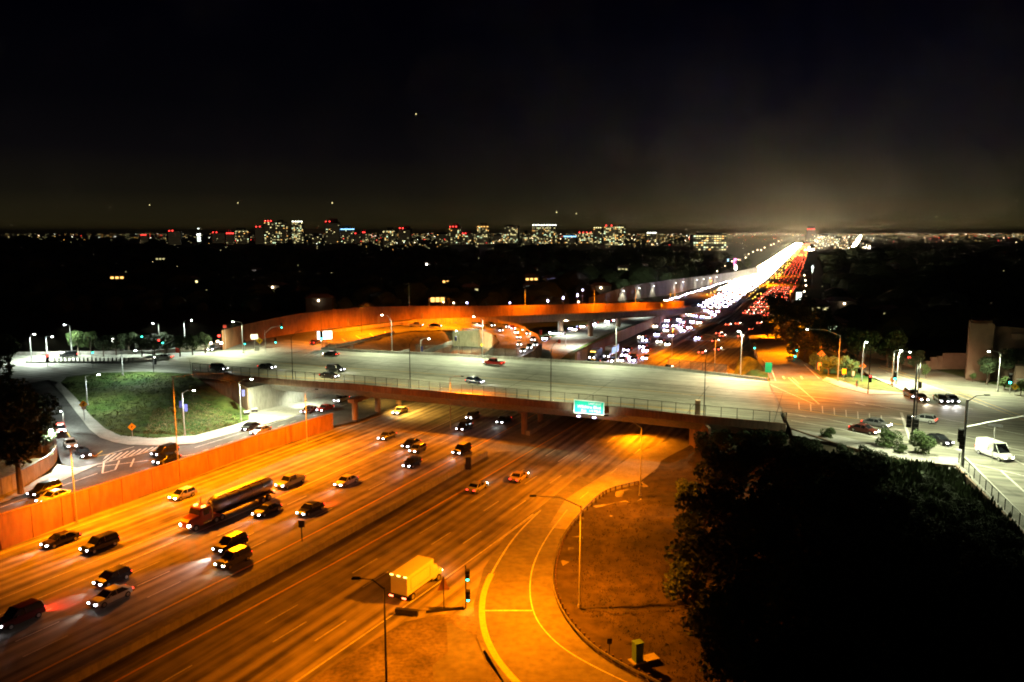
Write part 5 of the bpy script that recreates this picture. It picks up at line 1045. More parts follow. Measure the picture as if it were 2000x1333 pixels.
# ================================================================== HILLS AND WOODLAND
from mathutils import noise
CRx = [-300, 0, 60, 250, 300, 480, 600, 700, 850, 1000, 1050, 1090, 1180, 1300, 1400, 1480, 1560, 1600, 1690, 1750, 1850, 2000, 2300]
CRy = [466, 467, 470, 470, 482, 486, 487, 489, 490, 488, 480, 484, 490, 489, 498, 500, 490, 497, 493, 484, 488, 483, 480]
def lerp1(x, X, Y):
    if x <= X[0]: return Y[0]
    for a, b, c, d in zip(X, X[1:], Y, Y[1:]):
        if x <= b: return c + (d - c) * (x - a) / (b - a)
    return Y[-1]
def hill(x, y):
    px = 1000 + F * x / max(y, 1); s, t = ST((x, y))
    yc = lerp1(px, CRx, CRy) + 9; left = t < 0
    y0 = 430 if left else 300; yt = 1250.0
    zc = 45 - (yc + 5 - 455) * yt / F
    g = min(max((y - y0) / (yt - y0), 0), 1); g = g * g * (3 - 2 * g)
    k = min(max(((-t) - 75) / 60, 0), 1) if left else min(max((t - 48) / 50, 0), 1)
    if y > 1500: g *= max(0, 1 - (y - 1500) / 300)
    return (zc * g) * k - .6
V = []; Fc = []; NX = 200; ys = [300 + i * 25 for i in range(61)]; 
for j, y in enumerate(ys):
    for i in range(NX + 1):
        px = -400 + i * 2800 / NX; x = (px - 1000) / F * y; V.append((x, y, hill(x, y) - .3))
for j in range(len(ys) - 1):
    for i in range(NX): a = j * (NX + 1) + i; Fc.append((a, a + 1, a + NX + 2, a + NX + 1))
tag(link('hills', mesh('hills', V, Fc, True), M['ground']), kind='structure')
def blob(seed, sub=1):
    bm = bmesh.new(); bmesh.ops.create_icosphere(bm, subdivisions=2, radius=1); r_ = random.Random(seed)
    V = [v.co * (1 + .28 * noise.noise(v.co * 2.1 + Vector((seed * 9.1, 0, 0)))) for v in bm.verts]; Fc = [tuple(v.index for v in f.verts) for f in bm.faces]; bm.free(); return V, Fc
BL = [blob(i) for i in range(4)]
mb = MB(); rw = random.Random(11)
for i in range(2600):
    y = 300 * (1500 / 300) ** rw.random(); px = rw.uniform(-150, 2150); x = (px - 1000) / F * y; s, t = ST((x, y))
    if -95 < t < 52 or (t < 0 and y < 440): continue
    if t > 0 and y < 330 : continue
    h = rw.uniform(2.2, 5.5) * (1 + y / 2500) * (1.5 if rw.random() < .12 else 1); V, Fc = rw.choice(BL); z = hill(x, y)
    mb.add([Vector((v.x * h * 1.3 + x, v.y * h * 1.3 + y, v.z * h + z + h * .7)) for v in V], Fc)
o = mb.build('woodland', M['leafd'], smooth=False); tag(o, 'dark mass of distant tree crowns covering the hills on both sides', 'woodland', kind='stuff')
def ground_hit(px, py, lift=5):
    y = 320.
    while y < 1700:
        p = PD(px, py, y)
        if p.z < hill(p.x, p.y) + lift: return p
        y += 12
    return PD(px, py, 1700)
# houses in the dark with a lamp or lit windows
def house(px, py, kind, label, s=1.0):
    p = ground_hit(px, py, 8); D = p.y; e = empty('house', Vector((p.x, p.y + 5, p.z - 3)), rw.uniform(-.5, .5), label=label, cat='house', group='dark houses among the trees'); w_, d_, h_ = 6 * s, 4, 4.5
    MB().box(-w_, -d_, -4, w_, d_, h_).build('wall', M['facade'], e); MB().add([(-w_ - .5, -d_ - .5, h_), (w_ + .5, -d_ - .5, h_), (w_ + .5, d_ + .5, h_), (-w_ - .5, d_ + .5, h_), (-w_ * .6, 0, h_ + 2), (w_ * .6, 0, h_ + 2)], [(0, 1, 5, 4), (1, 2, 5), (2, 3, 4, 5), (3, 0, 4), (0, 3, 2, 1)]).build('roof', M['brown'], e)
    if kind in ('win', 'win2', 'wino', 'dimwin'):
        for i in range(3): MB().box(-w_ * .8 + i * w_ * .6, -d_ - .05, 1.4, -w_ * .8 + i * w_ * .6 + w_ * .4, -d_ - .02, 3.0).build('window', E_[kind], e)
    else:
        r_ = D * .0011 * s; mb = MB(); V, Fc = BL[0]; mb.add([v * r_ for v in V], Fc); mb.build('porch_lamp', E_[kind], e, loc=(0, -d_ - 1.5, 3.2))
HL = [(498, 531, 'white', 'beside two smaller yard lights left of centre'), (538, 562, 'warm', 'with the large warm lamp left of centre'), (620, 588, 'warm', 'with the bright lamp just above the flyover wall'), (219, 665, 'white', ''), (309, 505, 'dimwin', 'high on the left hill'),
      (225, 541, 'wino', 'with faint orange windows on the left hill'), (367, 549, 'win', 'with a row of yellow windows on the left hill'), (722, 506, 'win2', 'with a short bright window row near the ridge'), (831, 517, 'white', 'with a single point of light near the ridge'), (844, 551, 'vio', 'with a violet white lamp'),
      (560, 545, 'dimwin', 'faintly lit reddish beside the warm lamp'), (878, 549, 'wino', 'with dim orange windows right of the violet lamp'), (1036, 544, 'wino', 'with warm windows above the flyover'), (1077, 547, 'vio', 'with a violet lamp above the flyover'), (1039, 562, 'white', 'with a low white lamp above the flyover'), (1257, 521, 'white', 'with a high lamp left of the sound wall'),
      (1256, 540, 'warm', 'beside a red light left of the sound wall'), (1318, 543, 'white', 'at the top of the sound wall'), (1175, 563, 'warm', 'at the edge of the sound wall'), (1050, 580, 'win', 'with yellow windows close behind the flyover'), (917, 565, 'dimwin', 'with one amber point behind the flyover'), (1220, 525, 'dimwin', 'dim on the slope by the red light'),
      (1591, 597, 'white', 'with a white lamp right of the freeway'), (1648, 594, 'warm', 'with an amber lamp in the right woods'), (1616, 630, 'white', 'upper of the bright cluster in the right woods'), (1620, 642, 'warm', 'lower of the bright cluster in the right woods'), (1630, 637, 'win2', 'rightmost of the bright cluster in the right woods'),
      (1639, 574, 'white', 'with a small lamp in the right woods'), (1751, 517, 'warm', 'first of a pair of lights on the right hill'), (1759, 519, 'warm', 'second of a pair of lights on the right hill'), (1781, 510, 'warm', 'above the pair of lights on the right hill'), (1740, 612, 'dimwin', 'with a faint point alone in the right woods'), (1604, 601, 'dimwin', 'beside the white lamp right of the freeway')]
for (px, py, k_, lb) in HL:
    if lb: house(px, py, k_, 'dark house ' + lb, .9 if k_ in ('white', 'vio') else 1.2 if k_ == 'warm' else 1)
pts = []
for i in range(170):
    px = rw.uniform(20, 1400) if i % 3 else rw.uniform(1600, 1990); p = ground_hit(px, rw.uniform(480, 580) if px < 1400 else rw.uniform(492, 640), 4); pts.append(p)
light_mass('garden_lights', pts, 'dimwin', 'faint scattered garden lights in the dark wooded hills', k=.0006)
# lights right behind the flyover
for i, (px, py, c_) in enumerate(((912, 593, 'vio'), (996, 593, 'vio'), (1070, 590, 'vio'), (1100, 584, 'vio'), (1128, 579, 'vio'), (1138, 568, 'vio'), (1130, 591, 'warm'), (866, 591, 'warm'), (886, 593, 'warm'))):
    p = PD(px, py, 420); e = empty('yard_lamp', Vector((p.x, p.y, 0)), label='violet white yard lamp behind the flyover' if c_ == 'vio' else 'amber yard lamp low behind the flyover', cat='lamp', group='yard lamps behind the flyover' if c_ == 'vio' else 'amber yard lamps'); MB().tube([(0, 0, 0), (0, 0, p.z)], .1, 6).build('pole', M['metal'], e); MB().box(-.35, -.35, p.z, .35, .35, p.z + (1.1 if px in (1070, 1100, 1128) else .6)).build('lamp_head', E_[c_], e)
# floodlit sound wall
sw = [P(*q, 0) for q in ((1150, 594), (1230, 586), (1300, 577), (1370, 562), (1430, 549), (1480, 536))]; swz = [zat(p, y) for p, y in zip(sw, (582, 558, 548, 540, 532, 522))]
e = empty('sound_wall', sw[0], label='long beige sound wall with small floodlights beyond the flyover', cat='wall'); S5 = interp(sw, 5); Z5 = interp(swz, 5)
for i in range(len(S5) - 1):
    mb = MB(); d = (S5[i + 1] - S5[i]) * .01; wallmesh(mb, [S5[i] - sw[0] + d, S5[i + 1] - sw[0] - d], [Z5[i], Z5[i + 1]], .4); mb.build('panel', M['conc'], e)
for px in (1212, 1252, 1277, 1315, 1335, 1352, 1368, 1384, 1400):
    k = min(range(len(S5)), key=lambda j: abs(proj(S5[j])[0] - px)); u_ = inward(k, S5); q = S5[k] + u_ * 1.5 + Vector((0, 0, Z5[k] * .75)); MB().box(-.3, -.3, -.15, .3, .3, .15).build('wall_lamp', E_['white'], e, loc=q - sw[0]); spot('wall_lamp_light', q + u_ * 1.2 - Vector((0, 0, .3)), S5[k] + Vector((0, 0, .5)), 1500, (1, .9, .62), 80, .5, .2)
spot('yard_light', (P(1250, 560).x, P(1250, 575).y - 10, 25), P(1300, 570), 30000, (.95, 1, .75), 120, .8, .3)

# ================================================================== SKYLINE
BD = [(274, 288, 460, 0, 'beacon'), (330, 353, 452, .03, 'beacon'), (415, 440, 455, .06, 'beacon'), (440, 455, 457, .06, 'beacon'), (460, 485, 452, .22, 'dimwin'), (500, 527, 444, .03, 'beacon'), (515, 536, 433, .25, 'beacon'), (535, 560, 434, .25, None), (571, 592, 433, .45, 'crown'), (610, 625, 462, .1, None), (635, 663, 434, .12, 'beacon'), (664, 691, 448, .12, 'cyan'), (686, 706, 457, .05, 'beacon'), (706, 719, 455, .12, 'beacon'),
      (748, 772, 452, .18, 'dimwin'), (780, 803, 447, .05, 'beacon'), (850, 876, 457, .1, None), (878, 901, 444, .28, 'beacon'), (903, 924, 457, .22, 'beacon'), (932, 955, 443, .35, 'wino'), (958, 985, 460, .2, None), (987, 1013, 441, .3, None), (1020, 1036, 458, .2, None), (1040, 1087, 440, .35, 'crown'), (1100, 1124, 462, .3, 'cyan'), (1127, 1156, 455, .5, 'beacon'), (1160, 1176, 445, .12, 'win'), (1180, 1221, 442, .5, 'beacon'), (1262, 1281, 455, .25, 'crown'), (1352, 1414, 458, .62, None), (1576, 1592, 449, .2, 'beacon'), (1600, 1618, 458, .5, None), (1622, 1640, 462, .5, None)]
WD = ['with a red lamp far left', 'tall with red roof lights', 'wide with red roof lights', 'low beside the wide one', 'with scattered lit rooms', 'dark and broad with a red edge', 'twin like with a red beacon', 'joined to the twin like one', 'slim with a white lit crown', 'small and plain', 'dark with a bright red roof', 'with a blue lit roof line', 'low with a red roof strip', 'low with faint red lights', 'square with warm rooms', 'dark block with a red beacon cluster', 'low plain block', 'with red lamp and warm rooms', 'reddish and low', 'glowing orange at its top', 'low between two towers', 'plain with many lit rooms', 'small between towers', 'broad with a row of white lamps on the roof', 'low with a blue sign', 'pale floodlit with red lamps', 'slim with a yellow lamp', 'broad with bands of lit floors and red lamps', 'dark with cold white lamps', 'wide office block with most floors lit', 'reddish beside the end of the headlights', 'speckled beside the far road', 'speckled low by the far road']
mats_w = ['win', 'win2', 'win', 'dimwin', 'dimwin', 'wino']; rb = random.Random(5)
for j, ((x0, x1, yt, dens, crown), wd_) in enumerate(zip(BD, WD)):
    D = 3000. + rb.uniform(-200, 500) if x0 != 1352 else 2000.; px = (x0 + x1) / 2; c = PD(px, yt, D); hw = (x1 - x0) / 2 / F * D; hz = c.z; e = empty('tower', Vector((c.x, D, 0)), rb.uniform(-.2, .2) - math.atan2(c.x, D), label='distant city tower ' + wd_, cat='tower', group='skyline towers')
    MB().box(-hw, -hw * .8, 0, hw, hw * .8, hz).build('wall', M['facade'], e); k_ = rb.uniform(.3, .85); MB().box(-hw * k_, -hw * .4, hz, hw * rb.uniform(.2, .8), hw * .4, hz + rb.choice((4, 5, 9, 14))).build('roof', M['facade'], e)
    per = {}
    fl = 5.6; nz_ = int(hz / fl); nx = max(2, int(2 * hw / 6)); m_ = MB()
    for a in range(nz_): m_.box(-hw * .97, -hw * .8 - .25, a * fl + 1.9, hw * .97, -hw * .8 - .05, a * fl + 3.3)
    o = m_.build('facade_glow_bands', E_['bandglow'], e); tag(o, kind='stuff')  # faint glowing bands stand for city light on the facade
    for a in range(nz_):
        band = rb.random() < .25
        for b in range(nx):
            if a * fl < 0 or rb.random() > dens * (1.5 if band else .8): continue
            m_ = rb.choice(mats_w); xx = -hw + (b + .2) * 2 * hw / nx; per.setdefault(m_, MB()).box(xx, -hw * .8 - .5, a * fl + 1.5, xx + 1.3 * hw / nx, -hw * .8 - .1, a * fl + 3.9)
    for m_, mb in per.items(): o = mb.build('lit_windows', E_[m_], e); tag(o, kind='stuff')
    if crown == 'beacon':
        for k in range(rb.choice((2, 3, 4))): MB().box(0, -1, 0, 4.2, 1, 3.4).build('beacon', E_['beacon'], e, loc=(-hw + (k + .3) * 2 * hw / 4, -hw * .8 - 1.5, hz))
    elif crown:
        n_ = 9 if x0 == 1040 else 4
        for k in range(n_): MB().box(0, -1, 0, 1.2 * hw / n_ if crown != 'cyan' else 1.95 * hw / n_, 1, 3.2).build('crown_lamp', E_[crown], e, loc=(-hw + (k + .2) * 2 * hw / n_, -hw * .8 - 1.5, hz - 2))
# bright white landmark at (390,455)
p = PD(390, 455, 3000); e = empty('lit_spire', Vector((p.x, p.y, 0)), label='brilliant white floodlit spire standing alone on the skyline', cat='tower'); MB().tube([(0, 0, 0), (0, 0, p.z)], [9, 5], 8).build('shaft', M['facade'], e)
for y_, s_ in ((447, 3), (459, 6.5), (465, 6), (470, 6)): z_ = PD(390, y_, 3000).z; MB().box(-s_, -11, z_ - s_ * .6, s_, -9.5, z_ + s_ * .6).build('floodlight', E_['lit'] if y_ != 459 else E_['crown'], e)
# city carpet of lights
rc = random.Random(21); groups = {k: [] for k in ('win', 'white', 'wino', 'beacon', 'crown', 'vio', 'warm', 'dimwin')}
cols = ['win'] * 5 + ['dimwin'] * 16 + ['wino'] * 5 + ['warm'] + ['crown'] + ['beacon']
def hidden(p):
    return False
for i in range(2300):
    px = rc.uniform(700, 2050) if i % 5 else rc.uniform(0, 1000); D = rc.choice((rc.uniform(1900, 4200), rc.uniform(3500, 9000), rc.uniform(8000, 22000)))
    if px > 1690 and D < 3000: continue
    groups[rc.choice(cols)].append(PD(px, 455 + (45 - rc.uniform(0, 28)) * F / D, D))
for i in range(260): px = rc.uniform(1400, 2050); groups[rc.choice(['wino', 'warm', 'win'])].append(PD(px, rc.gauss(459, 1.3), 15000))
for i in range(320): px = 1590 + abs(rc.gauss(0, 55)); groups[rc.choice(['win', 'wino', 'warm', 'crown'])].append(PD(px, 497 - rc.uniform(0, 36), 2200))
for k_, pts in groups.items(): light_mass('city_lights', pts, k_, 'countless %s city lights spread to the horizon' % {'win': 'pale yellow', 'white': 'white', 'wino': 'orange', 'beacon': 'red', 'crown': 'greenish white', 'vio': 'violet', 'warm': 'amber', 'dimwin': 'faint yellow'}[k_], k=.00042)
pts = [PD(1658 + i * .35 + rc.uniform(-3, 3), 495 - i * .5 + rc.uniform(-2, 2), 2300) for i in range(66) for _ in range(2)] + [PD(rc.uniform(1650, 1700), rc.gauss(489, 2.5), 2300) for _ in range(60)]
light_mass('city_road_lights', pts, 'headw', 'bright streak of a lit city road near the horizon', k=.00075)
pts = [PD(rc.gauss(1583, 6), rc.gauss(492, 3), 2000) for _ in range(26)]; light_mass('city_plaza_lights', pts, 'white', 'bright white cluster at the end of the headlight stream', k=.0011)
pts = [PD(1400 + i * 8 + rc.uniform(-3, 3), 535 - i * 3.6 + rc.uniform(-3, 3) - 8, 900) for i in range(16)] ; light_mass('roadside_lamps', pts, 'warm', 'warm street lamps scattered beside the far freeway', k=.0008)
# landmark lights
for (px, py, c_, lb, hgt) in ((1422, 509, 'cyan', 'blue roof lamp beside the neon sign', 3), (1436, 512, 'pedred', 'vertical pink neon sign beside the far freeway', 8), (1437, 522, 'white', 'white lamp cluster below the pink neon sign', 6), (1560, 583, 'lit', 'white floodlit billboard in the right hand trees', 8), (1545, 633, 'warm', 'warm floodlit canopy at the roadside under the trees', 5), (1270, 527, 'red', 'red lamp on the slope left of the sound wall', 1.5)):
    p = PD(px, py, 520 if px > 1500 else 900 if px != 1270 else 700); e = empty('lit_sign' if 'neon' in lb or 'billboard' in lb else 'floodlight', Vector((p.x, p.y, 0)), label=lb, cat='sign' if 'sign' in lb else 'lamp'); MB().tube([(0, 0, 0), (0, 0, p.z - hgt / 2)], .3, 6).build('post', M['dark'], e); MB().box(-hgt * .2, -.3, p.z - hgt / 2, hgt * .2, .3, p.z + hgt / 2).build('panel', E_[c_], e)
p = PD(1587, 526, 620); e = empty('lit_cross', Vector((p.x, p.y, 0)), label='white glowing cross rising above the right hand trees', cat='cross'); s_ = 620 / F
MB().box(-.35, -.2, p.z - 6 * s_, .35, .2, p.z + 7 * s_).build('upright', E_['lit'], e); MB().box(-2.4 * s_, -.2, p.z + 2.5 * s_, -.352, .2, p.z + 4 * s_).build('cross_arm', E_['lit'], e); MB().box(.352, -.2, p.z + 2.5 * s_, 2.4 * s_, .2, p.z + 4 * s_).build('cross_arm', E_['lit'], e); MB().tube([(0, 0, 0), (0, 0, p.z - 6 * s_)], .3, 6).build('post', M['dark'], e)
for i, (px, py) in enumerate(((1571, 539), (1573, 549), (1574, 559), (1571, 571), (1567, 588), (1562, 609), (1549, 617), (1541, 622), (1544, 616))):
    p = PD(px, py, 640 - i * 28); e = empty('roadside_lamp', Vector((p.x, p.y, 0)), label='small lamp in the column of lights right of the freeway', cat='lamp', group='lamps in a column right of the freeway'); MB().tube([(0, 0, 0), (0, 0, p.z)], .1, 5).build('pole', M['dark'], e); MB().box(-.4, -.4, p.z, .4, .4, p.z + .8).build('bulb', E_['warm'], e)
p = P(219, 668, 8.2); e = empty('globe_lamp', PD(219, 665, p.y + 45) * Vector((1, 1, 0)) if False else Vector((PD(219, 665, 300).x, 300, 0)), label='large white globe light glowing before the trees behind the upper left road', cat='lamp'); zz = PD(219, 665, 300).z; MB().tube([(0, 0, 0), (0, 0, zz)], .12, 6).build('pole', M['dark'], e)
mb = MB(); mb.add([v * .75 for v in BL[0][0]], BL[0][1]); mb.build('globe', E_['white'], e, loc=(0, 0, zz))
for (px, py, c_, lb) in ((425, 669, 'warm', 'yellow warning lamp at the start of the flyover'), (432, 672, 'white', 'white warning lamp at the start of the flyover'), (428, 658, 'red', 'small red lamp above the start of the flyover'), (412, 672, 'warm', 'small amber lamp beside the black suv at the flyover')):
    b = P(px, 684, 8); p = PD(px, py, b.y); e = empty('warning_lamp', Vector((p.x, p.y, 8)), label=lb, cat='lamp'); MB().tube([(0, 0, 0), (0, 0, p.z - 8)], .06, 5).build('post', M['dark'], e); MB().box(-.28, -.28, p.z - 8, .28, .28, p.z - 7.45).build('bulb', E_[c_], e)

# aircraft / stars: a few points of light in the sky
for i, (px, py) in enumerate(((650, 397), (813, 224), (1125, 418), (1087, 415), (1827, 424), (466, 397), (294, 401))):
    p = PD(px, py, 9000); mb = MB(); r_ = 6 if i < 4 else 4.5; mb.tube([(-20, 0, 0), (16, 0, 0), (22, 0, 0)], [1.2, 1.6, .4], 6); mb.box(-4, -18, -.2, 4, 18, .2); e = empty('aircraft', p, label='tiny airliner light hanging in the night sky', cat='aircraft', group='airliners in the night sky'); mb.build('fuselage', M['facade'], e); MB().box(-r_, -r_ - 20, -r_, r_, -r_ - 19, r_).build('landing_light', E_['win'], e)

# ================================================================== BUILDING RIGHT EDGE + WALLS
b0 = P(1886, 742, 8); e = empty('brown_building', b0, -math.atan2(b0.x, b0.y) + .04, label='dim brown concrete building with a square tower at the right edge', cat='building')

x1 = P(1924, 745, 8) - b0; ztop = zat(b0, 631) - 8; MB().box(0, 0, -2, 5.2, 9, ztop).build('wall', M['bld'], e)
MB().box(5.22, 2, -2, 48, 12, zat(b0, 637) - 8).build('wall', M['bld'], e); MB().box(9.02, .5, zat(b0, 655) - 8, 48, 12, zat(b0, 648) - 8).build('roof', M['bld'], e)
MB().box(.4, .5, ztop + .003, 4.8, 8.5, ztop + .6).build('parapet', M['bld'], e);  MB().box(12, 1.9, 7, 20, 1.97, 9).build('window', M['glass'], e)
MB().box(10, -5, -2, 40, -1, 5.2).build('wing', M['bld'], e); MB().box(15, 1.85, zat(b0, 640) - 8, 22, 1.95, zat(b0, 634) - 8).build('window', E_['dimwin'], e) if False else None
mb = MB(); pl = [P(1560, 668, 8), P(1640, 690, 8), P(1720, 702, 8), P(1800, 722, 8)]; wallmesh(mb, pl, [10, 10, 10, 10.4], .4); o = mb.build('roadside_wall', M['plaster']); tag(o, 'long low plaster wall running up behind the right junction', 'wall')
e = empty('stepped_wall', P(1800, 722, 8), label='pink plaster wall with a stepped top beside the brown building', cat='wall'); w0 = P(1800, 722, 8)
for i, (xa, xb, yt) in enumerate(((1800, 1815, 705), (1815.4, 1828, 698), (1828.4, 1839, 696), (1839.4, 1884, 690))):
    ya = 722 - (xa - 1800) * .02; a, b = P(xa, ya, 8), P(xb, ya, 8); mb = MB(); wallmesh(mb, [a - w0, b - w0], [zat(a, yt) - 8] * 2, .5); mb.build('panel', M['plaster'], e)
spot('street_light_right', (P(1840, 745, 8).x, P(1840, 745, 8).y, 15), P(1840, 722, 9), 1700, (1, .55, .3), 150, .8, .3)

# ================================================================== TREES
def tree_meshes(seed, n=2600, R_=1.0, leaf=.2):
    r_ = random.Random(seed); V = []; Fc = []; lumps = []
    for i in range(11):
        a = r_.uniform(0, 6.28); rad = r_.uniform(.15, .68); lumps.append((Vector((rad * math.cos(a), rad * math.sin(a), r_.uniform(-.75, .6))), r_.uniform(.28, .5)))
    for i in range(n):
        c, rr_ = r_.choice(lumps); d = Vector((r_.gauss(0, 1), r_.gauss(0, 1), r_.gauss(0, 1))).normalized() * rr_ * r_.uniform(.55, 1.1) ** .5; p = c + d
        u = Vector((r_.gauss(0, 1), r_.gauss(0, 1), r_.gauss(0, .6))).normalized(); w_ = u.cross(Vector((r_.gauss(0, 1), r_.gauss(0, 1), r_.gauss(0, 1)))).normalized(); s_ = leaf * r_.uniform(.18, .5); b = len(V)
        V += [p - u * s_, p + w_ * s_ * .6, p + u * s_, p - w_ * s_ * .6]; Fc.append((b, b + 1, b + 2, b + 3))
    tm = MB(); tm.tube([(0, 0, -1.9), (.03, .02, -1.0), (-.02, .03, -.2)], [.09, .065, .04], 8)
    for c, rr_ in lumps[:6]: tm.tube([(0, 0, -.9), tuple(c * .5 + Vector((0, 0, -.3))), tuple(c)], [.045, .03, .012], 5)
    return mesh('crown', V, Fc), mesh('trunk', tm.V, tm.F)
TM = [tree_meshes(i) for i in range(5)]
for a, b in TM: a.materials.append(M['leaf']); b.materials.append(M['bark'])
def tree(px, py, z, rad, label, group=None, hgt=None, name='tree', dark=False):
    "crown centre at the pixel, trunk standing at ground level z"
    # distance so that the trunk foot sits at z when crown centre is z + 1.9 * rad
    lift = 1.5 if name == 'tree' else .8; cz = z + lift * rad; c = P(px, py, cz); e = empty(name, Vector((c.x, c.y, z)), random.uniform(0, 6.28), label=label, cat='tree' if name == 'tree' else 'shrub', group=group)
    a, b = random.choice(TM)
    for nm, me in (('crown', a), ('trunk', b)):
        o = link(nm, me, [], e, (0, 0, lift * rad)); o.scale = (rad, rad, rad * .92)
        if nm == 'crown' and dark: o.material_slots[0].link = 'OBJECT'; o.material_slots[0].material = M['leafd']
    return e
random.seed(12)
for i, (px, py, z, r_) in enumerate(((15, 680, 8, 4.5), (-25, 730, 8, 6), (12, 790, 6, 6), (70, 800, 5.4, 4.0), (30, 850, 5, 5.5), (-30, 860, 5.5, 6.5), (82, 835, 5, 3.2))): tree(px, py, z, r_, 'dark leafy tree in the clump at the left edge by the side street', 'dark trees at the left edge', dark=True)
tree(150, 660, 8, 3.3, 'bright green floodlit tree behind the upper left road'); tree(175, 663, 8, 3.0, 'dimmer green tree just right of the floodlit one')
for i in range(9): tree(200 + i * 25, 670 - (i % 3) * 3, 8, 2.8, 'dark green tree in the row behind the upper left road', 'trees behind the upper left road', dark=True)
tr_pts = [(1760, 960, 6, 3.2), (1800, 1010, 6, 3.4), (1860, 1040, 6.2, 3.2), (1760, 1110, 4, 4.5), (1850, 1110, 5.5, 4), (1930, 1110, 6.3, 3.6), (1990, 1130, 6.6, 3.2), (1940, 1200, 6, 4.5), (1860, 1290, 5, 5), (1350, 1000, 1, 3), (1338, 1120, 1, 3.2), (1380, 1180, 1.2, 4), (1420, 1240, 1.5, 4.5), (1350, 1090, .8, 2.6), (1400, 890, 3, 4.5), (1450, 885, 4, 4.6), (1500, 880, 5, 4.5), (1545, 890, 5.5, 4.2), (1590, 895, 6, 4), (1640, 905, 6, 4.2), (1690, 915, 6.2, 4.0), (1380, 960, 2, 5.2), (1450, 970, 2.5, 6), (1540, 970, 3.5, 6), (1620, 975, 4, 6), (1700, 985, 5, 5.5), (1360, 1050, 1.5, 5), (1440, 1060, 2, 6.5), (1540, 1070, 3, 6.5), (1640, 1080, 4, 6.5), (1720, 1080, 5, 5.5), (1450, 1160, 2, 6), (1560, 1180, 2.5, 6.5), (1680, 1180, 3.5, 6.5), (1800, 1180, 5, 6), (1880, 1210, 6, 5), (1500, 1280, 2, 5.5), (1620, 1300, 2.5, 6), (1760, 1310, 3.5, 6), (1900, 1290, 5, 6), (1980, 1180, 6.5, 5), (2010, 1320, 5, 6), (1345, 935, 1, 2.8)]
for (px, py, z, r_) in tr_pts: tree(px, py + 22, z - .4, r_ * .86, name='shrub' if r_ < 3.7 else 'tree', label='big dark tree in the unlit grove below the right junction', group='dark grove below the right junction', dark=px > 1420)  # lighter leaf near the sodium lamps stands for light caught by crowns
tree(1733, 858, 7.5, 2.3, 'small lit green tree at the pavement left of the black signal pole', name='shrub'); tree(1758, 880, 7.5, 1.3, 'low green bush between the two small trees at the pavement', name='shrub'); tree(1805, 866, 7.8, 2.5, 'round lit green tree right of the black signal pole', name='shrub'); tree(1752, 905, 7, 1.6, 'dim green bush below the pavement near the black signal pole', name='shrub')
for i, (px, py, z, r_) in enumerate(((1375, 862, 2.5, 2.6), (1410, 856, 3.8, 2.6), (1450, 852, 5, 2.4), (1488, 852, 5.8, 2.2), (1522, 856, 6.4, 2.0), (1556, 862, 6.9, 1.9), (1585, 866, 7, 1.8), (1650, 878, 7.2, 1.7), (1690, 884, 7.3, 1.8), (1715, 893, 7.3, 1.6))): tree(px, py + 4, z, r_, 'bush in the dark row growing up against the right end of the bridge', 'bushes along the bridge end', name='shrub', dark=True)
for i in range(26):
    px = random.uniform(1780, 1990); py = random.uniform(935, 1010) + (px - 1780) * .42; tree(px, py, 6.4, random.uniform(.8, 1.7), 'low dark shrub scattered on the lawn beside the lower right street', 'shrubs on the corner lawn', name='shrub', dark=True)
tree(1615, 848, 7.4, 1.6, 'dim bush rising over the kerb wall right of the bridge', name='shrub')
for (px, py, z, r_, lb) in ((1930, 716, 8, 3.0, 'dark conical tree before the brown building'), (1990, 705, 8, 4.0, 'large dark tree at the right edge by the brown building'), (1790, 700, 8, 2.7, 'dark tree behind the black signal pole'), (1810, 722, 8, 1.5, 'round dark bush before the stepped wall'), (1760, 690, 8, 3.2, 'dark tree left of the black signal pole'), (1962, 745, 8, 1.5, 'hedge like shrub by the right green signal'), (1995, 752, 8, 1.6, 'hedge like shrub at the right edge'), (1900, 735, 8, 1.0, 'small bright bush at the foot of the brown building')): tree(px, py, z, r_, lb, dark=r_ > 2)
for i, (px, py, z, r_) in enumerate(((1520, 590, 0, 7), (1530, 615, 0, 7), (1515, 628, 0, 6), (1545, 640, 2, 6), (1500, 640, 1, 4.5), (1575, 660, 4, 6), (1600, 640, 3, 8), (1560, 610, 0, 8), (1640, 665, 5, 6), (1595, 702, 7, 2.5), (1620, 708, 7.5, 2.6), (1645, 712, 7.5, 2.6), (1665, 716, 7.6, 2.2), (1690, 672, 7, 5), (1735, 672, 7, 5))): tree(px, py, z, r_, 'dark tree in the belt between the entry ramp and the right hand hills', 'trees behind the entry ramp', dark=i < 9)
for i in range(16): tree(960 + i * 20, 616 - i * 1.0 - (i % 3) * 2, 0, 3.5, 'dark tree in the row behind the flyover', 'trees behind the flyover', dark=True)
for i in range(10): tree(1300 + i * 18, 545 - i * 3.6, 0, 6, 'tree rising behind the floodlit sound wall', 'trees behind the sound wall', dark=True)
for i, (px, py) in enumerate(((1850, 955), (1872, 985), (1900, 1000), (1885, 1030), (1925, 1035), (1950, 1060), (1965, 1085), (1830, 985), (1915, 1068), (1980, 1110), (1812, 940), (1950, 1095))): tree(px, py, 6.6, 1.1 + (i % 3) * .4, 'low dark shrub scattered on the lawn beside the lower right street', 'shrubs on the corner lawn', name='shrub', dark=True)
for i in range(4):
    q = P(1843 + i * 9, 917 - i * 1.2, 8.0); MB().box(-.5, -.35, -.3, .5, .35, .08).build('paving_slab', M['walk'], loc=q)
for i, o in enumerate(sorted((o for o in sc.objects if o.name.startswith('paving_slab')), key=lambda o: o.location.x)): tag(o, ('first', 'second', 'third', 'last')[i] + ' pale slab in the short row set in the corner lawn', 'paving slab')
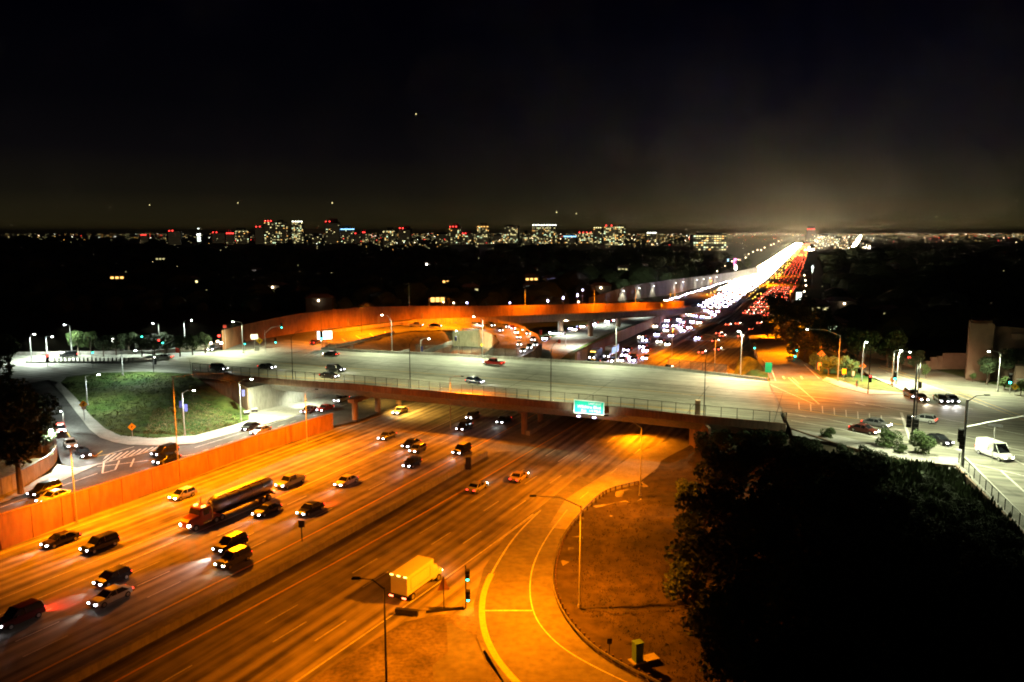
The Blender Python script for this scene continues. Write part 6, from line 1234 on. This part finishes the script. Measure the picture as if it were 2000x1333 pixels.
# grass tufts on the slopes near the junctions
def tufts(name, poly, n, zf, label, m_, s0=.25):
    r_ = random.Random(name); V = []; Fc = []; k = 0
    xs = [p[0] for p in poly]; ys_ = [p[1] for p in poly]
    def ins(x, y):
        c = False; j = len(poly) - 1
        for i in range(len(poly)):
            if (poly[i][1] > y) != (poly[j][1] > y) and x < (poly[j][0] - poly[i][0]) * (y - poly[i][1]) / (poly[j][1] - poly[i][1]) + poly[i][0]: c = not c
            j = i
        return c
    obj = sc.objects[zf]; me = obj.data; import mathutils; bvh = mathutils.bvhtree.BVHTree.FromPolygons([v.co for v in me.vertices], [tuple(p.vertices) for p in me.polygons])
    while k < n:
        px, py = r_.uniform(min(xs), max(xs)), r_.uniform(min(ys_), max(ys_))
        if not ins(px, py): k += .2; continue
        o1 = Vector((0, 0, H)); d1 = (PD(px, py, 100) - o1).normalized(); hit = bvh.ray_cast(o1, d1)
        k += 1
        if hit[0] is None: continue
        for _ in range(3):
            p = hit[0] + Vector((r_.uniform(-.3, .3), r_.uniform(-.3, .3), 0)); a = r_.uniform(0, 6.28); s_ = s0 * r_.uniform(.5, 1.6); u = Vector((math.cos(a), math.sin(a), 0)) * s_ * .5; b = len(V)
            V += [p - u, p + u, p + Vector((r_.uniform(-.2, .2), r_.uniform(-.2, .2), s_ * 1.6))]; Fc.append((b, b + 1, b + 2))
    o = link(name, mesh(name, V, Fc), m_); tag(o, label, 'grass', kind='stuff')
tufts('grass', [(120, 750), (190, 730), (368, 733), (478, 826), (380, 860), (250, 866), (180, 812)], 5000, 'grass_slope', 'green and dry grass covering the slope below the upper road', M['grass'], .13)
tufts('weeds', [(1130, 1020), (1250, 960), (1340, 900), (1700, 930), (1900, 1000), (1980, 1333), (1330, 1333), (1110, 1180)], 9000, 'right_embankment', 'scattered weeds on the dirt bank beyond the guardrail', M['weed'], .09)
tufts('ground_cover', [(1560, 880), (1770, 905), (1870, 920), (1990, 1040), (2000, 1333), (1700, 1333), (1500, 1100)], 9000, 'right_embankment', 'low dark ground cover on the bank down from the right junction', M['leafd'], .55)
tufts('dry_patch', [(300, 800), (400, 785), (475, 822), (380, 850), (280, 848)], 2600, 'grass_slope', 'dry brown grass on the lower part of the green slope', M['drygrass'], .12)
# pedestrian on the corner triangle
q = P(1673, 757, 8.15); e = empty('person', q, label='pedestrian in pink and green waiting at the corner triangle', cat='person')
def person(par):
    bm = bmesh.new(); P_ = [(0, 0, .95), (0, 0, 1.2), (0, 0, 1.45), (0, 0, 1.6), (0, 0, 1.74), (.2, 0, 1.42), (.27, .03, 1.15), (.27, -.1, .9), (-.2, 0, 1.42), (-.27, .03, 1.15), (-.25, -.08, .9), (.1, 0, .9), (.12, .04, .5), (.12, 0, .08), (-.1, 0, .9), (-.12, -.03, .5), (-.12, .05, .08), (.13, -.14, .04), (-.13, -.1, .04)]
    Ed = [(0, 1), (1, 2), (2, 3), (3, 4), (2, 5), (5, 6), (6, 7), (2, 8), (8, 9), (9, 10), (0, 11), (11, 12), (12, 13), (0, 14), (14, 15), (15, 16), (13, 17), (16, 18)]
    Rr = [.15, .14, .16, .06, .11, .07, .05, .04, .07, .05, .04, .09, .07, .045, .09, .07, .045, .04, .04]
    me = bpy.data.meshes.new('body'); me.from_pydata(P_, Ed, []); o = link('body', me, M['cloth'], par); o.modifiers.new('s', 'SKIN')
    for v, r_ in zip(me.skin_vertices[0].data, Rr): v.radius = (r_, r_)
    me.skin_vertices[0].data[0].use_root = True; o.modifiers.new('b', 'SUBSURF').render_levels = 1
person(e); MB().box(-.19, -.16, 1.05, .19, .16, 1.5).build('jacket', M['cloth2'], e)
print('objects', len(sc.objects))

# ================================================================== THIN NIGHT HAZE
hb = MB().box(-42000, -3600, -2, 42000, 52000, 190); hz_o = hb.build('haze', []); hz_m = bpy.data.materials.new('haze_air'); hz_m.use_nodes = True; n = hz_m.node_tree.nodes; n.clear()
ho = n.new("ShaderNodeOutputMaterial"); hv = n.new("ShaderNodeVolumePrincipled"); hv.inputs['Color'].default_value = (1, .86, .62, 1); hv.inputs['Density'].default_value = .000065; hv.inputs['Anisotropy'].default_value = .5
hz_m.node_tree.links.new(hv.outputs[0], ho.inputs['Volume']); hz_o.data.materials.append(hz_m); tag(hz_o, kind='stuff')
